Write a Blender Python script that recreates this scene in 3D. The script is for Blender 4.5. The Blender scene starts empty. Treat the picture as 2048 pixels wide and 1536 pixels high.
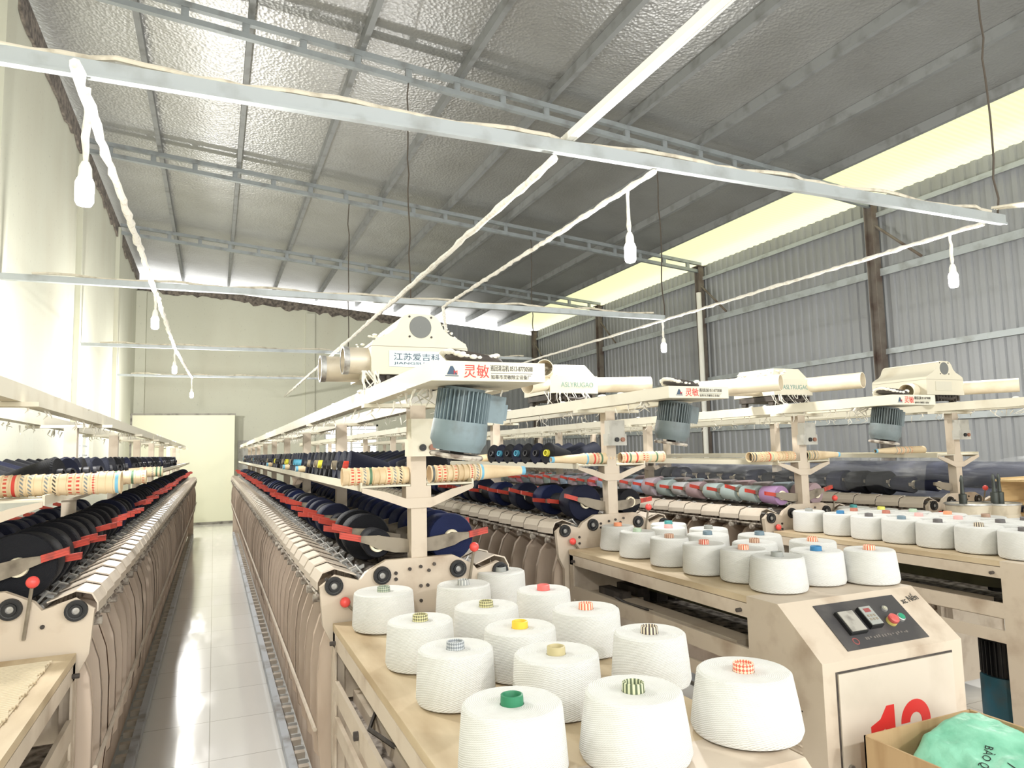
import bpy, bmesh, math, random
from mathutils import Vector, Matrix
random.seed(7)
S = bpy.context.scene
C = bpy.context.collection

# ------------------------------------------------------------------ camera
def make_camera():
    yaw, pitch, roll, H = 0.402526, 0.0937231, -0.0231796, 1.6
    cy, sy, cp, sp = math.cos(yaw), math.sin(yaw), math.cos(pitch), math.sin(pitch)
    fwd = Vector((sy*cp, cy*cp, sp)); right = Vector((cy, -sy, 0)); up = right.cross(fwd)
    r = math.cos(roll)*right + math.sin(roll)*up
    u = -math.sin(roll)*right + math.cos(roll)*up
    cam = bpy.data.cameras.new('camera'); o = bpy.data.objects.new('camera', cam); C.objects.link(o)
    cam.sensor_width = 36; cam.lens = 1400.5/2048*36; cam.clip_start = .02; cam.clip_end = 200
    m = Matrix((r, u, -fwd)).transposed().to_4x4(); m.translation = (0, 0, H)
    o.matrix_world = m
    S.camera = o
make_camera()

# ------------------------------------------------------------------ world, exposure
S.view_settings.view_transform = 'Standard'
S.view_settings.look = 'None'
S.view_settings.gamma = 1
S.view_settings.use_curve_mapping = False
S.view_settings.exposure = 0.42
W = bpy.data.worlds.new('daylight'); S.world = W; W.use_nodes = True
W.node_tree.nodes['Background'].inputs[0].default_value = (1.0, 1.0, .97, 1)
W.node_tree.nodes['Background'].inputs[1].default_value = 2.0

# ------------------------------------------------------------------ materials
MATS = {}
def lin(c):
    return tuple((x/255/12.92 if x/255 <= .04045 else ((x/255+.055)/1.055)**2.4) for x in c) + (1,)
class NT:
    def __init__(s, name):
        s.m = bpy.data.materials.new(name); s.m.use_nodes = True
        s.t = s.m.node_tree; s.b = s.t.nodes['Principled BSDF']; s.out = s.t.nodes['Material Output']
    def n(s, typ, **kw):
        nd = s.t.nodes.new(typ)
        for k, v in kw.items():
            if k in ('operation', 'blend_type', 'data_type', 'wave_type', 'bands_direction', 'feature', 'vector_type', 'wave_profile', 'distance'): setattr(nd, k, v)
            else: nd.inputs[k.replace('_', ' ')].default_value = v
        return nd
    def l(s, a, b): s.t.links.new(a, b)
    def math(s, op, a, b=None):
        nd = s.t.nodes.new('ShaderNodeMath'); nd.operation = op
        for i, v in enumerate((a, b)):
            if v is None: continue
            if isinstance(v, (int, float)): nd.inputs[i].default_value = v
            else: s.l(v, nd.inputs[i])
        return nd.outputs[0]
    def mix(s, fac, a, b):
        nd = s.t.nodes.new('ShaderNodeMix'); nd.data_type = 'RGBA'
        for i, v in ((0, fac), (6, a), (7, b)):
            if isinstance(v, (int, float)): nd.inputs[i].default_value = v
            elif isinstance(v, tuple): nd.inputs[i].default_value = v
            else: s.l(v, nd.inputs[i])
        return nd.outputs[2]
    def coord(s, which='Object'):
        return s.t.nodes.new('ShaderNodeTexCoord').outputs[which]
    def noise(s, vec, scale, detail=4, stretch=None):
        if stretch:
            mp = s.t.nodes.new('ShaderNodeMapping'); mp.inputs['Scale'].default_value = stretch; s.l(vec, mp.inputs[0]); vec = mp.outputs[0]
        nd = s.n('ShaderNodeTexNoise', Scale=scale, Detail=detail); s.l(vec, nd.inputs['Vector']); return nd.outputs[0]
    def ramp(s, fac, a, b):
        nd = s.t.nodes.new('ShaderNodeMapRange'); nd.inputs[1].default_value = a; nd.inputs[2].default_value = b; s.l(fac, nd.inputs[0]); return nd.outputs[0]
    def bump(s, h, strength=.3, dist=.01):
        nd = s.n('ShaderNodeBump', Strength=strength, Distance=dist); s.l(h, nd.inputs['Height']); s.l(nd.outputs[0], s.b.inputs['Normal'])
def mat(name, col, rough=.6, metal=0, dirt=None, scale=6, lo=.5, hi=.75, amt=1, stretch=None, bump=0, spec=.5):
    if name in MATS: return MATS[name]
    t = NT(name); t.b.inputs['Roughness'].default_value = rough; t.b.inputs['Metallic'].default_value = metal
    t.b.inputs['Specular IOR Level'].default_value = spec
    t.b.inputs['Base Color'].default_value = lin(col)
    if dirt:
        g = t.noise(t.coord(), scale, 5, stretch)
        f = t.math('MULTIPLY', t.ramp(g, lo, hi), amt)
        t.l(t.mix(f, lin(col), lin(dirt)), t.b.inputs['Base Color'])
        if bump: t.bump(g, bump, .01)
    MATS[name] = t.m
    return t.m
def emit(name, col, strength):
    t = NT(name); t.b.inputs['Base Color'].default_value = lin(col)
    t.b.inputs['Emission Color'].default_value = lin(col); t.b.inputs['Emission Strength'].default_value = strength
    MATS[name] = t.m; return t.m

M_cream = mat('machine_paint', (202, 188, 170), .5, dirt=(140, 114, 90), scale=7, lo=.52, hi=.82, amt=.75)
M_ivory = mat('overhead_paint', (213, 207, 188), .5, dirt=(172, 154, 122), scale=5, lo=.55, hi=.85, amt=.6)
M_cover = mat('cover_paint', (208, 196, 180), .42, dirt=(160, 145, 128), scale=12, lo=.5, hi=.8, amt=.6)
M_sep = mat('separator_dusty', (208, 190, 172), .65, dirt=(140, 112, 88), scale=5, lo=.42, hi=.75, amt=.85, stretch=(1, 1, .35))
M_bed = mat('dusty_bed', (176, 166, 156), .9, dirt=(70, 60, 52), scale=30, lo=.4, hi=.65, bump=.6)
M_dark = mat('dark_dusty_metal', (62, 56, 52), .7, dirt=(120, 110, 100), scale=14, lo=.5, hi=.8, amt=.7)
M_black = mat('black_rubber', (22, 22, 24), .5)
M_arm = mat('cradle_grey', (142, 132, 116), .6, dirt=(100, 90, 76), scale=14)
M_red = mat('red_plastic', (190, 66, 50), .45, dirt=(140, 54, 44), scale=40)
M_knob = mat('red_knob', (236, 84, 78), .35)
M_steel = mat('bright_steel', (190, 190, 188), .35, .6, dirt=(110, 100, 90), scale=20)
M_galv = mat('galvanised', (176, 182, 184), .45, .25, dirt=(146, 148, 146), scale=5)
M_rail = mat('rail_bluegrey', (186, 192, 198), .5, .2, dirt=(120, 112, 104), scale=6)
M_lint = mat('white_lint', (236, 232, 222), .95, dirt=(205, 196, 180), scale=30, bump=.6)
M_lintg = mat('grey_lint', (190, 182, 170), .95, dirt=(120, 108, 98), scale=40, lo=.4, hi=.6, bump=.8)
M_wood = mat('ply_top', (200, 182, 152), .6, dirt=(170, 148, 116), scale=4, lo=.4, hi=.7, stretch=(3, .7, 3))
M_card = mat('cardboard', (190, 160, 120), .8, dirt=(172, 140, 100), scale=3, stretch=(6, 6, 1))
M_motor = mat('motor_blue', (116, 132, 138), .5, dirt=(92, 98, 98), scale=14)
M_motor2 = mat('motor_grey', (106, 116, 118), .5, dirt=(88, 92, 92), scale=14)
M_teal = mat('motor_teal', (30, 84, 102), .5, dirt=(60, 72, 74), scale=10)
M_olive = mat('olive_guard', (84, 84, 58), .5, dirt=(60, 58, 44), scale=6)
M_ring = mat('cream_tube_end', (232, 222, 196), .5)
M_paper = mat('tube_paper', (226, 204, 168), .7, dirt=(206, 180, 142), scale=12)
M_plate = mat('pale_name_plate', (206, 220, 222), .4)
M_navy_t = mat('lettering_navy', (48, 70, 92), .5)
M_red_t = mat('lettering_red', (206, 44, 40), .5)
M_blk_t = mat('lettering_black', (50, 50, 50), .5)
M_grn_t = mat('lettering_green', (110, 150, 140), .5)
M_panel = mat('control_panel_dark', (66, 64, 66), .4, dirt=(96, 92, 90), scale=9)
M_grey = mat('grey_box', (186, 184, 176), .5, dirt=(150, 145, 136), scale=12)
M_fan = mat('fan_mesh', (112, 114, 112), .6)
M_brown = mat('column_rust', (120, 112, 104), .7, dirt=(84, 66, 58), scale=3, lo=.45, hi=.7)
M_rope = mat('dark_rope', (88, 80, 72), .9)
M_white = mat('white_pvc', (236, 234, 226), .4)

def yarn(name, col, rough=.75, fine=2100., bump=.25, col2=None):
    if name in MATS: return MATS[name]
    t = NT(name); t.b.inputs['Roughness'].default_value = rough
    t.b.inputs['Specular IOR Level'].default_value = .25
    sx = t.t.nodes.new('ShaderNodeSeparateXYZ'); t.l(t.coord(), sx.inputs[0])
    an = t.math('ARCTAN2', sx.outputs[1], sx.outputs[0])
    rad = t.math('SQRT', t.math('ADD', t.math('MULTIPLY', sx.outputs[0], sx.outputs[0]), t.math('MULTIPLY', sx.outputs[1], sx.outputs[1])))
    z = t.math('MULTIPLY', t.math('SUBTRACT', sx.outputs[2], rad), fine)
    w1 = t.math('SINE', t.math('ADD', z, t.math('MULTIPLY', an, 50)))
    w2 = t.math('SINE', t.math('SUBTRACT', t.math('MULTIPLY', z, .8), t.math('MULTIPLY', an, 41)))
    h = t.math('ADD', t.math('MULTIPLY', w1, .5), w2)
    g = t.noise(t.coord(), 30, 3, (1, 1, 4))
    hh = t.math('ADD', h, t.math('MULTIPLY', g, 1.5))
    t.bump(hh, bump, .002)
    c2 = col2 or tuple(int(x*.9) for x in col)
    t.l(t.mix(t.ramp(hh, -.8, 2.2), lin(c2), lin(col)), t.b.inputs['Base Color'])
    MATS[name] = t.m
    return t.m
Y_white = yarn('white_yarn', (226, 226, 224), .8, 2100, .32, (198, 198, 193))
Y_black = yarn('black_yarn', (22, 23, 29), .7)
Y_navy = yarn('navy_yarn', (17, 22, 46), .7)
Y_blue = yarn('dark_blue_yarn', (19, 30, 70), .7)
Y_grey = yarn('grey_navy_yarn', (34, 37, 50), .7)
PASTEL = [yarn('yarn_'+n, c, .75) for n, c in (('lilac', (184, 172, 180)), ('pale_teal', (166, 180, 178)), ('pale_grey', (186, 188, 190)), ('mauve', (170, 148, 152)), ('sky', (170, 190, 214)), ('slate', (136, 146, 152)))]
Y_purple = yarn('yarn_purple', (164, 132, 170)); Y_pink = yarn('yarn_pink', (214, 150, 172)); Y_stone = yarn('yarn_stone', (150, 142, 140))

def banded(name, base, col, kind='stripe', axis='x', n=16):
    """paper collar printed with stripes, a dot or a diamond pattern round its axis"""
    if name in MATS: return MATS[name]
    t = NT(name); t.b.inputs['Roughness'].default_value = .6
    sx = t.t.nodes.new('ShaderNodeSeparateXYZ'); t.l(t.coord(), sx.inputs[0])
    X, Y, Z = sx.outputs
    if axis == 'x': an, ax = t.math('ARCTAN2', Y, Z), X
    else: an, ax = t.math('ARCTAN2', Y, X), Z
    a = t.math('MULTIPLY', an, n)
    if kind == 'stripe': v = t.math('SINE', a)
    elif kind == 'slant': v = t.math('SINE', t.math('ADD', a, t.math('MULTIPLY', ax, 500)))
    else:
        k = t.math('MULTIPLY', ax, 420)
        v = t.math('MULTIPLY', t.math('SINE', t.math('ADD', a, k)), t.math('SINE', t.math('SUBTRACT', a, k)))
    f = t.math('GREATER_THAN', v, .0)
    t.l(t.mix(f, lin(base), lin(col)), t.b.inputs['Base Color'])
    MATS[name] = t.m
    return t.m

# ------------------------------------------------------------------ mesh builder
class MB:
    def __init__(s): s.v = []; s.f = []; s.mi = []
    def add(s, vs, fs, mi=0):
        o = len(s.v); s.v += [tuple(v) for v in vs]
        for f in fs: s.f.append(tuple(o+i for i in f)); s.mi.append(mi)
        return s
    def box(s, x0, x1, y0, y1, z0, z1, mi=0):
        return s.add([(x, y, z) for x in (x0, x1) for y in (y0, y1) for z in (z0, z1)],
                     [(0, 1, 3, 2), (4, 6, 7, 5), (0, 4, 5, 1), (2, 3, 7, 6), (0, 2, 6, 4), (1, 5, 7, 3)], mi)
    def obox(s, c, ax, ay, az, mi=0):
        """box at centre c with half-axis vectors"""
        c, ax, ay, az = map(Vector, (c, ax, ay, az))
        return s.add([c+i*ax+j*ay+k*az for i in (-1, 1) for j in (-1, 1) for k in (-1, 1)],
                     [(0, 1, 3, 2), (4, 6, 7, 5), (0, 4, 5, 1), (2, 3, 7, 6), (0, 2, 6, 4), (1, 5, 7, 3)], mi)
    def prism(s, pts, ax, a0, a1, mi=0):
        n = len(pts)
        def P(p, a): return {'y': (p[0], a, p[1]), 'x': (a, p[0], p[1]), 'z': (p[0], p[1], a)}[ax]
        vs = [P(p, a0) for p in pts] + [P(p, a1) for p in pts]
        return s.add(vs, [tuple(range(n)), tuple(range(2*n-1, n-1, -1))] + [(i, (i+1) % n, n+(i+1) % n, n+i) for i in range(n)], mi)
    def tube(s, pts, r, n=8, mi=0, caps=True):
        pts = [Vector(p) for p in pts]; k = len(pts)
        rs = r if isinstance(r, (list, tuple)) else [r]*k
        ring = []; prev = None
        for i, p in enumerate(pts):
            d = (pts[min(i+1, k-1)]-pts[max(i-1, 0)]).normalized()
            if prev is None:
                a = Vector((0, 0, 1)) if abs(d.z) < .9 else Vector((1, 0, 0))
                u = d.cross(a).normalized()
            else: u = (prev - d*prev.dot(d)).normalized()
            prev = u; w = d.cross(u)
            ring += [p+rs[i]*(math.cos(2*math.pi*j/n)*u+math.sin(2*math.pi*j/n)*w) for j in range(n)]
        fs = [(i*n+j, i*n+(j+1) % n, (i+1)*n+(j+1) % n, (i+1)*n+j) for i in range(k-1) for j in range(n)]
        if caps: fs += [tuple(range(n)), tuple(range(k*n-1, (k-1)*n-1, -1))]
        return s.add(ring, fs, mi)
    def lathe(s, prof, c=(0, 0, 0), d=(0, 0, 1), n=24, mi=0):
        """prof: (radius, height) pairs; mi: index or list per segment"""
        c = Vector(c); d = Vector(d).normalized()
        a = Vector((0, 0, 1)) if abs(d.z) < .9 else Vector((1, 0, 0))
        u = d.cross(a).normalized(); w = d.cross(u)
        vs = []
        for r, h in prof: vs += [c+d*h+r*(math.cos(2*math.pi*j/n)*u+math.sin(2*math.pi*j/n)*w) for j in range(n)]
        for i in range(len(prof)-1):
            o = len(s.v) if i == 0 else o
            fs = [(i*n+j, i*n+(j+1) % n, (i+1)*n+(j+1) % n, (i+1)*n+j) for j in range(n)]
            m = mi[i] if isinstance(mi, list) else mi
            if i == 0: s.v += [tuple(v) for v in vs]
            for f in fs: s.f.append(tuple(o+q for q in f)); s.mi.append(m)
        return s
    def disc(s, c, d, r, h, n=20, mi=0):
        return s.lathe([(.0005, 0), (r, 0), (r, h), (.0005, h)], c, d, n, mi)
    def sphere(s, c, r, n=12, mi=0, sz=1):
        return s.lathe([(max(.0003, r*math.sin(math.pi*i/n)), -r*sz*math.cos(math.pi*i/n)) for i in range(n+1)], c, (0, 0, 1), n+4, mi)
    def mesh(s, name, mats, angle=35):
        me = bpy.data.meshes.new(name); me.from_pydata(s.v, [], s.f)
        for m in (mats if isinstance(mats, (list, tuple)) else [mats]): me.materials.append(m)
        me.polygons.foreach_set('material_index', s.mi)
        bm = bmesh.new(); bm.from_mesh(me); bmesh.ops.recalc_face_normals(bm, faces=bm.faces); bm.to_mesh(me); bm.free()
        me.polygons.foreach_set('use_smooth', [True]*len(me.polygons))
        me.set_sharp_from_angle(angle=math.radians(angle))
        return me
    def build(s, name, mats, parent=None, loc=(0, 0, 0), rot=(0, 0, 0), angle=35):
        return link(name, s.mesh(name, mats, angle), parent, loc, rot)
def link(name, me, parent=None, loc=(0, 0, 0), rot=(0, 0, 0)):
    o = bpy.data.objects.new(name, me); C.objects.link(o); o.parent = parent; o.location = loc; o.rotation_euler = rot
    return o
def tag(o, label=None, cat=None, group=None, kind=None):
    if label: o['label'] = label
    if cat: o['category'] = cat
    if group: o['group'] = group
    if kind: o['kind'] = kind
    return o
def thing(name, label, cat, loc=(0, 0, 0), rotz=0, group=None):
    o = bpy.data.objects.new(name, None); C.objects.link(o); o.location = loc; o.rotation_euler = (0, 0, rotz); o.empty_display_size = .1
    return tag(o, label, cat, group)
def struct(name, b, m, angle=35): return tag(b.build(name, m, angle=angle), kind='structure')
KIDS = {}
def dup(o, parent=None, loc=None, rot=None):
    c = o.copy(); C.objects.link(c); c.parent = parent
    if loc is not None: c.location = loc
    if rot is not None: c.rotation_euler = rot
    for ch in o.children: dup(ch, c)
    return c
ONES = ['', 'first', 'second', 'third', 'fourth', 'fifth', 'sixth', 'seventh', 'eighth', 'ninth', 'tenth', 'eleventh', 'twelfth', 'thirteenth', 'fourteenth', 'fifteenth', 'sixteenth', 'seventeenth', 'eighteenth', 'nineteenth']
TENS = {2: ('twenty', 'twentieth'), 3: ('thirty', 'thirtieth'), 4: ('forty', 'fortieth'), 5: ('fifty', 'fiftieth'), 6: ('sixty', 'sixtieth'), 7: ('seventy', 'seventieth')}
def nth(n): return ONES[n] if n < 20 else (TENS[n//10][1] if n % 10 == 0 else TENS[n//10][0]+'-'+ONES[n % 10])
def text(name, body, m, parent, o, right, up, h, w=None, depth=.0006, bold=0):
    cu = bpy.data.curves.new(name, 'FONT'); cu.body = body; cu.align_x = 'LEFT'; cu.extrude = .02; cu.offset = bold; cu.resolution_u = 3
    ob = bpy.data.objects.new(name, cu); C.objects.link(ob)
    dg = bpy.context.evaluated_depsgraph_get(); me = bpy.data.meshes.new_from_object(ob.evaluated_get(dg))
    bpy.data.objects.remove(ob); bpy.data.curves.remove(cu)
    xs = [v.co.x for v in me.vertices]; ys = [v.co.y for v in me.vertices]
    if not xs: return None
    x0, x1, y0, y1 = min(xs), max(xs), min(ys), max(ys)
    sy = h/(y1-y0); sx = w/(x1-x0) if w else sy
    o, right, up = Vector(o), Vector(right).normalized(), Vector(up).normalized(); nz = right.cross(up)
    for v in me.vertices:
        x = (v.co.x-(x0+x1)/2)*sx; y = (v.co.y-(y0+y1)/2)*sy; z = depth*(1 if v.co.z > 0 else -.3)
        v.co = o+right*x+up*y+nz*z
    me.materials.clear(); me.materials.append(m)
    me.name = name
    return link(name, me, parent)
# ------------------------------------------------------------------ the setting
XL, XR, YB, YF = -1.8, 9.0, 19.2, -4.5
def zt(x): return 6.15-.085*(x+1.5)          # top of the truss chords; the roof falls towards the right-hand wall
def m_plaster():
    t = NT('cream_plaster'); t.b.inputs['Roughness'].default_value = .75
    c = t.coord()
    a = t.ramp(t.noise(c, 1.1, 5, (1, 1, .45)), .45, .75); b = t.ramp(t.noise(c, 26, 3), .66, .72)
    col = t.mix(t.math('MULTIPLY', a, .45), lin((212, 212, 195)), lin((198, 192, 173)))
    t.l(t.mix(t.math('MULTIPLY', b, .45), col, lin((172, 170, 160))), t.b.inputs['Base Color'])
    return t.m
M_plaster = m_plaster()
M_panelw = mat('cream_panel', (232, 232, 206), .6, dirt=(236, 232, 204), scale=1)
M_conc = mat('ragged_concrete', (140, 130, 120), .95, dirt=(86, 80, 76), scale=14, lo=.35, hi=.65, bump=.8)
def m_floor():
    t = NT('pale_floor_tile'); c = t.coord()
    br = t.n('ShaderNodeTexBrick', Scale=1.0); br.offset = 0
    br.inputs['Brick Width'].default_value = .6; br.inputs['Row Height'].default_value = .6; br.inputs['Mortar Size'].default_value = .003
    br.inputs['Color1'].default_value = lin((246, 244, 239)); br.inputs['Color2'].default_value = lin((242, 240, 234)); br.inputs['Mortar'].default_value = lin((190, 186, 178))
    t.l(c, br.inputs['Vector'])
    g = t.ramp(t.noise(c, 3, 5, (1.6, .3, 1)), .5, .8)
    t.l(t.mix(t.math('MULTIPLY', g, .3), br.outputs[0], lin((214, 208, 198))), t.b.inputs['Base Color'])
    t.l(t.math('ADD', t.math('MULTIPLY', g, .2), .12), t.b.inputs['Roughness'])
    return t.m
M_floor = m_floor()
def m_foil():
    t = NT('roof_foil'); c = t.coord()
    t.b.inputs['Metallic'].default_value = .8; t.b.inputs['Roughness'].default_value = .4
    vo = t.n('ShaderNodeTexVoronoi', Scale=28); t.l(c, vo.inputs['Vector'])
    n2 = t.noise(c, 9, 3)
    t.bump(t.math('ADD', t.math('MULTIPLY', vo.outputs[0], .7), n2), .55, .012)
    g = t.ramp(t.noise(c, 1.2, 5), .4, .7)
    t.l(t.mix(t.math('MULTIPLY', g, .5), lin((184, 184, 183)), lin((160, 158, 155))), t.b.inputs['Base Color'])
    return t.m
M_foil = m_foil()
def m_sky_sheet():
    t = NT('translucent_roof_sheet')
    tr = t.n('ShaderNodeBsdfTranslucent'); tr.inputs[0].default_value = lin((246, 248, 214))
    c = t.coord()
    wv = t.n('ShaderNodeTexWave', Scale=4.0, Distortion=.0); wv.bands_direction = 'Y'; t.l(c, wv.inputs['Vector'])
    t.l(t.mix(t.math('MULTIPLY', wv.outputs[1], .3), lin((230, 230, 208)), lin((212, 212, 176))), tr.inputs[0])
    ms = t.t.nodes.new('ShaderNodeMixShader'); ms.inputs[0].default_value = .75
    t.b.inputs['Base Color'].default_value = lin((240, 240, 200))
    t.l(t.b.outputs[0], ms.inputs[1]); t.l(tr.outputs[0], ms.inputs[2]); t.l(ms.outputs[0], t.out.inputs[0])
    return t.m
M_sheet = m_sky_sheet()
def m_corr():
    t = NT('corrugated_grey'); c = t.coord()
    t.b.inputs['Roughness'].default_value = .45; t.b.inputs['Metallic'].default_value = .2
    a = t.ramp(t.noise(c, 1.0, 6, (1, 1, .5)), .4, .75)
    t.l(t.mix(t.math('MULTIPLY', a, .5), lin((156, 158, 161)), lin((132, 132, 131))), t.b.inputs['Base Color'])
    return t.m
M_corr = m_corr()

struct('floor', MB().box(XL-.2, XR+.3, YF, YB+.3, -.1, 0), M_floor)
# left wall with its window opening
b = MB()
wy0, wy1, wz0, wz1 = 11.75, 13.05, 1.1, 2.1
ztop = zt(XL)-.02
for (a0, a1, c0, c1) in ((YF, wy0, 0, ztop), (wy1, YB+.2, 0, ztop), (wy0, wy1, 0, wz0), (wy0, wy1, wz1, ztop)):
    b.box(XL-.2, XL, a0, a1, c0, c1)
struct('wall_left', b, M_plaster)
for k, y in enumerate((-.8, 3.2, 7.2, 11.2, 15.2)):
    struct('trim_%d' % (k+1), MB().box(XL-.01, XL+.07, y-.16, y+.16, 0, ztop-.1), M_plaster)
# ragged concrete course along the wall heads
def ragged(n, p0, p1, drop, nrm):
    b = MB(); p0, p1, nrm = Vector(p0), Vector(p1), Vector(nrm); vs = []; fs = []
    for i in range(n+1):
        q = p0.lerp(p1, i/n); d = drop*(.75+.5*random.random())
        for off in (0, .03):
            vs += [q+nrm*(off+.004), q+nrm*(off+.004)-Vector((0, 0, d))]
    for i in range(n):
        a = 4*i
        fs += [(a+2, a+3, a+7, a+6), (a, a+2, a+6, a+4), (a+1, a+5, a+7, a+3), (a, a+4, a+5, a+1)]
    fs += [(0, 1, 3, 2), (4*n, 4*n+2, 4*n+3, 4*n+1)]
    return b.add(vs, fs)
struct('trim_6', ragged(110, (XL, YF, ztop), (XL, YB, ztop), .26, (1, 0, 0)), M_conc)
# back wall: cream plaster on the left, corrugated sheet on the right, daylight slot above
XC = 6.03
gap = .2
b = MB()
wx0, wx1, bz0, bz1 = 2.7, 4.15, 1.5, 2.38
b.prism([(XL-.2, 0), (wx0, 0), (wx0, zt(wx0)-gap), (XL-.2, zt(XL)-gap)], 'y', YB, YB+.2)
b.prism([(wx1, 0), (XC, 0), (XC, zt(XC)-gap), (wx1, zt(wx1)-gap)], 'y', YB, YB+.2)
b.box(wx0, wx1, YB, YB+.2, 0, bz0); b.prism([(wx0, bz1), (wx1, bz1), (wx1, zt(wx1)-gap), (wx0, zt(wx0)-gap)], 'y', YB, YB+.2)
struct('wall_back', b, M_plaster)
struct('trim_7', ragged(70, (XL, YB, zt(XL)-gap), (XC, YB, zt(XC)-gap), .22, (0, -1, 0)), M_conc)
struct('trim_8', MB().box(2.2, 2.44, YB-.06, YB+.01, 0, zt(2.4)-gap-.25), M_plaster)
struct('trim_9', MB().box(XL, XL+.22, YB-.22, YB+.01, 0, zt(XL)-gap-.3), M_plaster)
def corrugated(p0, p1, ztopf, pitch, amp, nrm):
    """trapezoid sheet from p0 to p1 on the floor line"""
    p0, p1, nrm = Vector(p0), Vector(p1), Vector(nrm); L = (p1-p0).length; n = int(L/pitch); d = (p1-p0)/n
    vs = []; fs = []
    for i in range(n):
        for f, o in ((0, 0), (.42, 0), (.52, 1), (.9, 1)):
            q = p0+d*(i+f)+nrm*amp*o
            vs += [q, Vector((q.x, q.y, ztopf(q)))]
    m = len(vs)//2
    for i in range(m-1): fs.append((2*i, 2*i+2, 2*i+3, 2*i+1))
    return MB().add(vs, fs)
o = struct('wall_back_sheet', corrugated((XC, YB+.05, 0), (XR+.05, YB+.05, 0), lambda q: zt(q.x)-gap, .16, .028, (0, -1, 0)), M_corr, 20); o.name = 'wall_back_corrugated'
struct('wall_right', corrugated((XR+.03, YF, 0), (XR+.03, YB+.05, 0), lambda q: 5.2, .16, .028, (-1, 0, 0)), M_corr, 20)
# roof: foil-faced panels, translucent strip above the right-hand wall
XS = 7.95
RZ = .12
def roof_slab(x0, x1, y0, y1, t=.03): return MB().prism([(x0, zt(x0)+RZ), (x1, zt(x1)+RZ), (x1, zt(x1)+RZ+t), (x0, zt(x0)+RZ+t)], 'y', y0, y1)
struct('ceiling', roof_slab(XL-.3, XS, YF, YB+.5), M_foil)
struct('ceiling_skylight', roof_slab(XS, XR+.7, YF, YB+.5, .006), M_sheet)
# windows
def barred_window(name, axis, a0, a1, z0, z1, p):
    t = thing(name, None, None); t['kind'] = 'structure'
    fr = MB(); bars = MB()
    def bx(B, u0, u1, w0, w1, d0, d1):
        if axis == 'x': B.box(u0, u1, p+d0, p+d1, w0, w1)
        else: B.box(p-d1, p-d0, u0, u1, w0, w1)
    for (u0, u1, w0, w1) in ((a0, a1, z0, z0+.05), (a0, a1, z1-.05, z1), (a0, a0+.05, z0, z1), (a1-.05, a1, z0, z1), ((a0+a1)/2-.025, (a0+a1)/2+.025, z0, z1)): bx(fr, u0, u1, w0, w1, .05, .1)
    for k in range(6):
        z = z0+(k+1)*(z1-z0)/7; bx(bars, a0, a1, z-.008, z+.008, .07, .085)
    fr.build('window_frame', M_white, t); bars.build('window_bars', M_galv, t)
    g = NT('window_glass_'+name); g.b.inputs['Transmission Weight'].default_value = 1; g.b.inputs['Roughness'].default_value = .05; g.b.inputs['IOR'].default_value = 1.02
    gl = MB(); bx(gl, a0, a1, z0, z1, .09, .094); gl.build('window_pane', g.m, t)
barred_window('window_1', 'y', wy0, wy1, wz0, wz1, XL)
barred_window('window_2', 'x', wx0, wx1, bz0, bz1, YB)
# sliding door leaf at the end of the aisle
d = thing('door_1', None, None, (0, 18.4, 0)); d['kind'] = 'structure'
MB().box(-1.76, .45, -.03, .03, .0, 2.6).build('door_leaf', M_panelw, d)
MB().box(-1.79, .47, -.05, .05, 2.6, 2.64).box(-1.8, -1.76, -.05, .05, 0, 2.6).box(-1.76, .45, -.036, -.03, 0, .06).build('door_frame', mat('frame_grey', (150, 146, 136), .6, dirt=(90, 84, 78), scale=8), d)
struct('door_2', MB().box(.55, 1.0, YB-.03, YB+.01, 0, 2.0).box(.58, .97, YB-.045, YB-.03, .1, 1.95), M_grey)

# columns, girts and braces of the right-hand wall
for k, y in enumerate((7.2, 11.2, 15.2, 19.1)):
    t = thing('steel_column', 'rusty grey steel column on the corrugated wall, %s' % ('under the right end of the nearest big roof truss', 'beside the white drain pipe', 'fourth back, far down the wall', 'in the far corner')[k], 'column', (XR-.1, y, 0), 0, 'steel columns')
    MB().box(-.06, .06, -.07, -.058, 0, zt(9)-.1).box(-.06, .06, .058, .07, 0, zt(9)-.1).box(-.006, .006, -.06, .06, 0, zt(9)-.1).build('column_shaft', M_brown, t)
    MB().box(-.1, .1, -.1, .1, zt(9)-.1, zt(9)-.085).build('cap_plate', M_brown, t)
    MB().tube([(-.0, -.07, 4.75), (-.0, -.75, 4.12)], .02, 6).build('brace', M_brown, t)
for z, h, lab in ((4.93, .05, 'highest one just under the eave'), (4.07, .09, 'thick one with rivet holes above it'), (2.9, .06, 'middle one behind the blower housings'), (1.92, .06, 'low one behind the shelves')):
    tag(MB().box(XR-.07, XR-.005, YF+.2, YB, z-h/2, z+h/2).box(XR-.075, XR-.06, YF+.2, YB, z-h/2-.02, z-h/2).build('wall_girt', M_galv), 'grey horizontal girt along the corrugated wall, ' + lab, 'girt', 'wall girts')
tag(MB().box(XC, XR, YB-.05, YB-.005, 4.3, 4.37).box(XC, XR, YB-.055, YB-.04, 4.28, 4.3).build('wall_girt', M_galv), 'short grey girt across the far corrugated end wall', 'girt', 'wall girts')
tag(MB().tube([(XR-.25, 11.05, 0), (XR-.25, 11.05, 4.6)], .05, 10).build('drain_pipe', M_white), 'white vertical plastic pipe standing beside a column of the corrugated wall', 'pipe')

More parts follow.
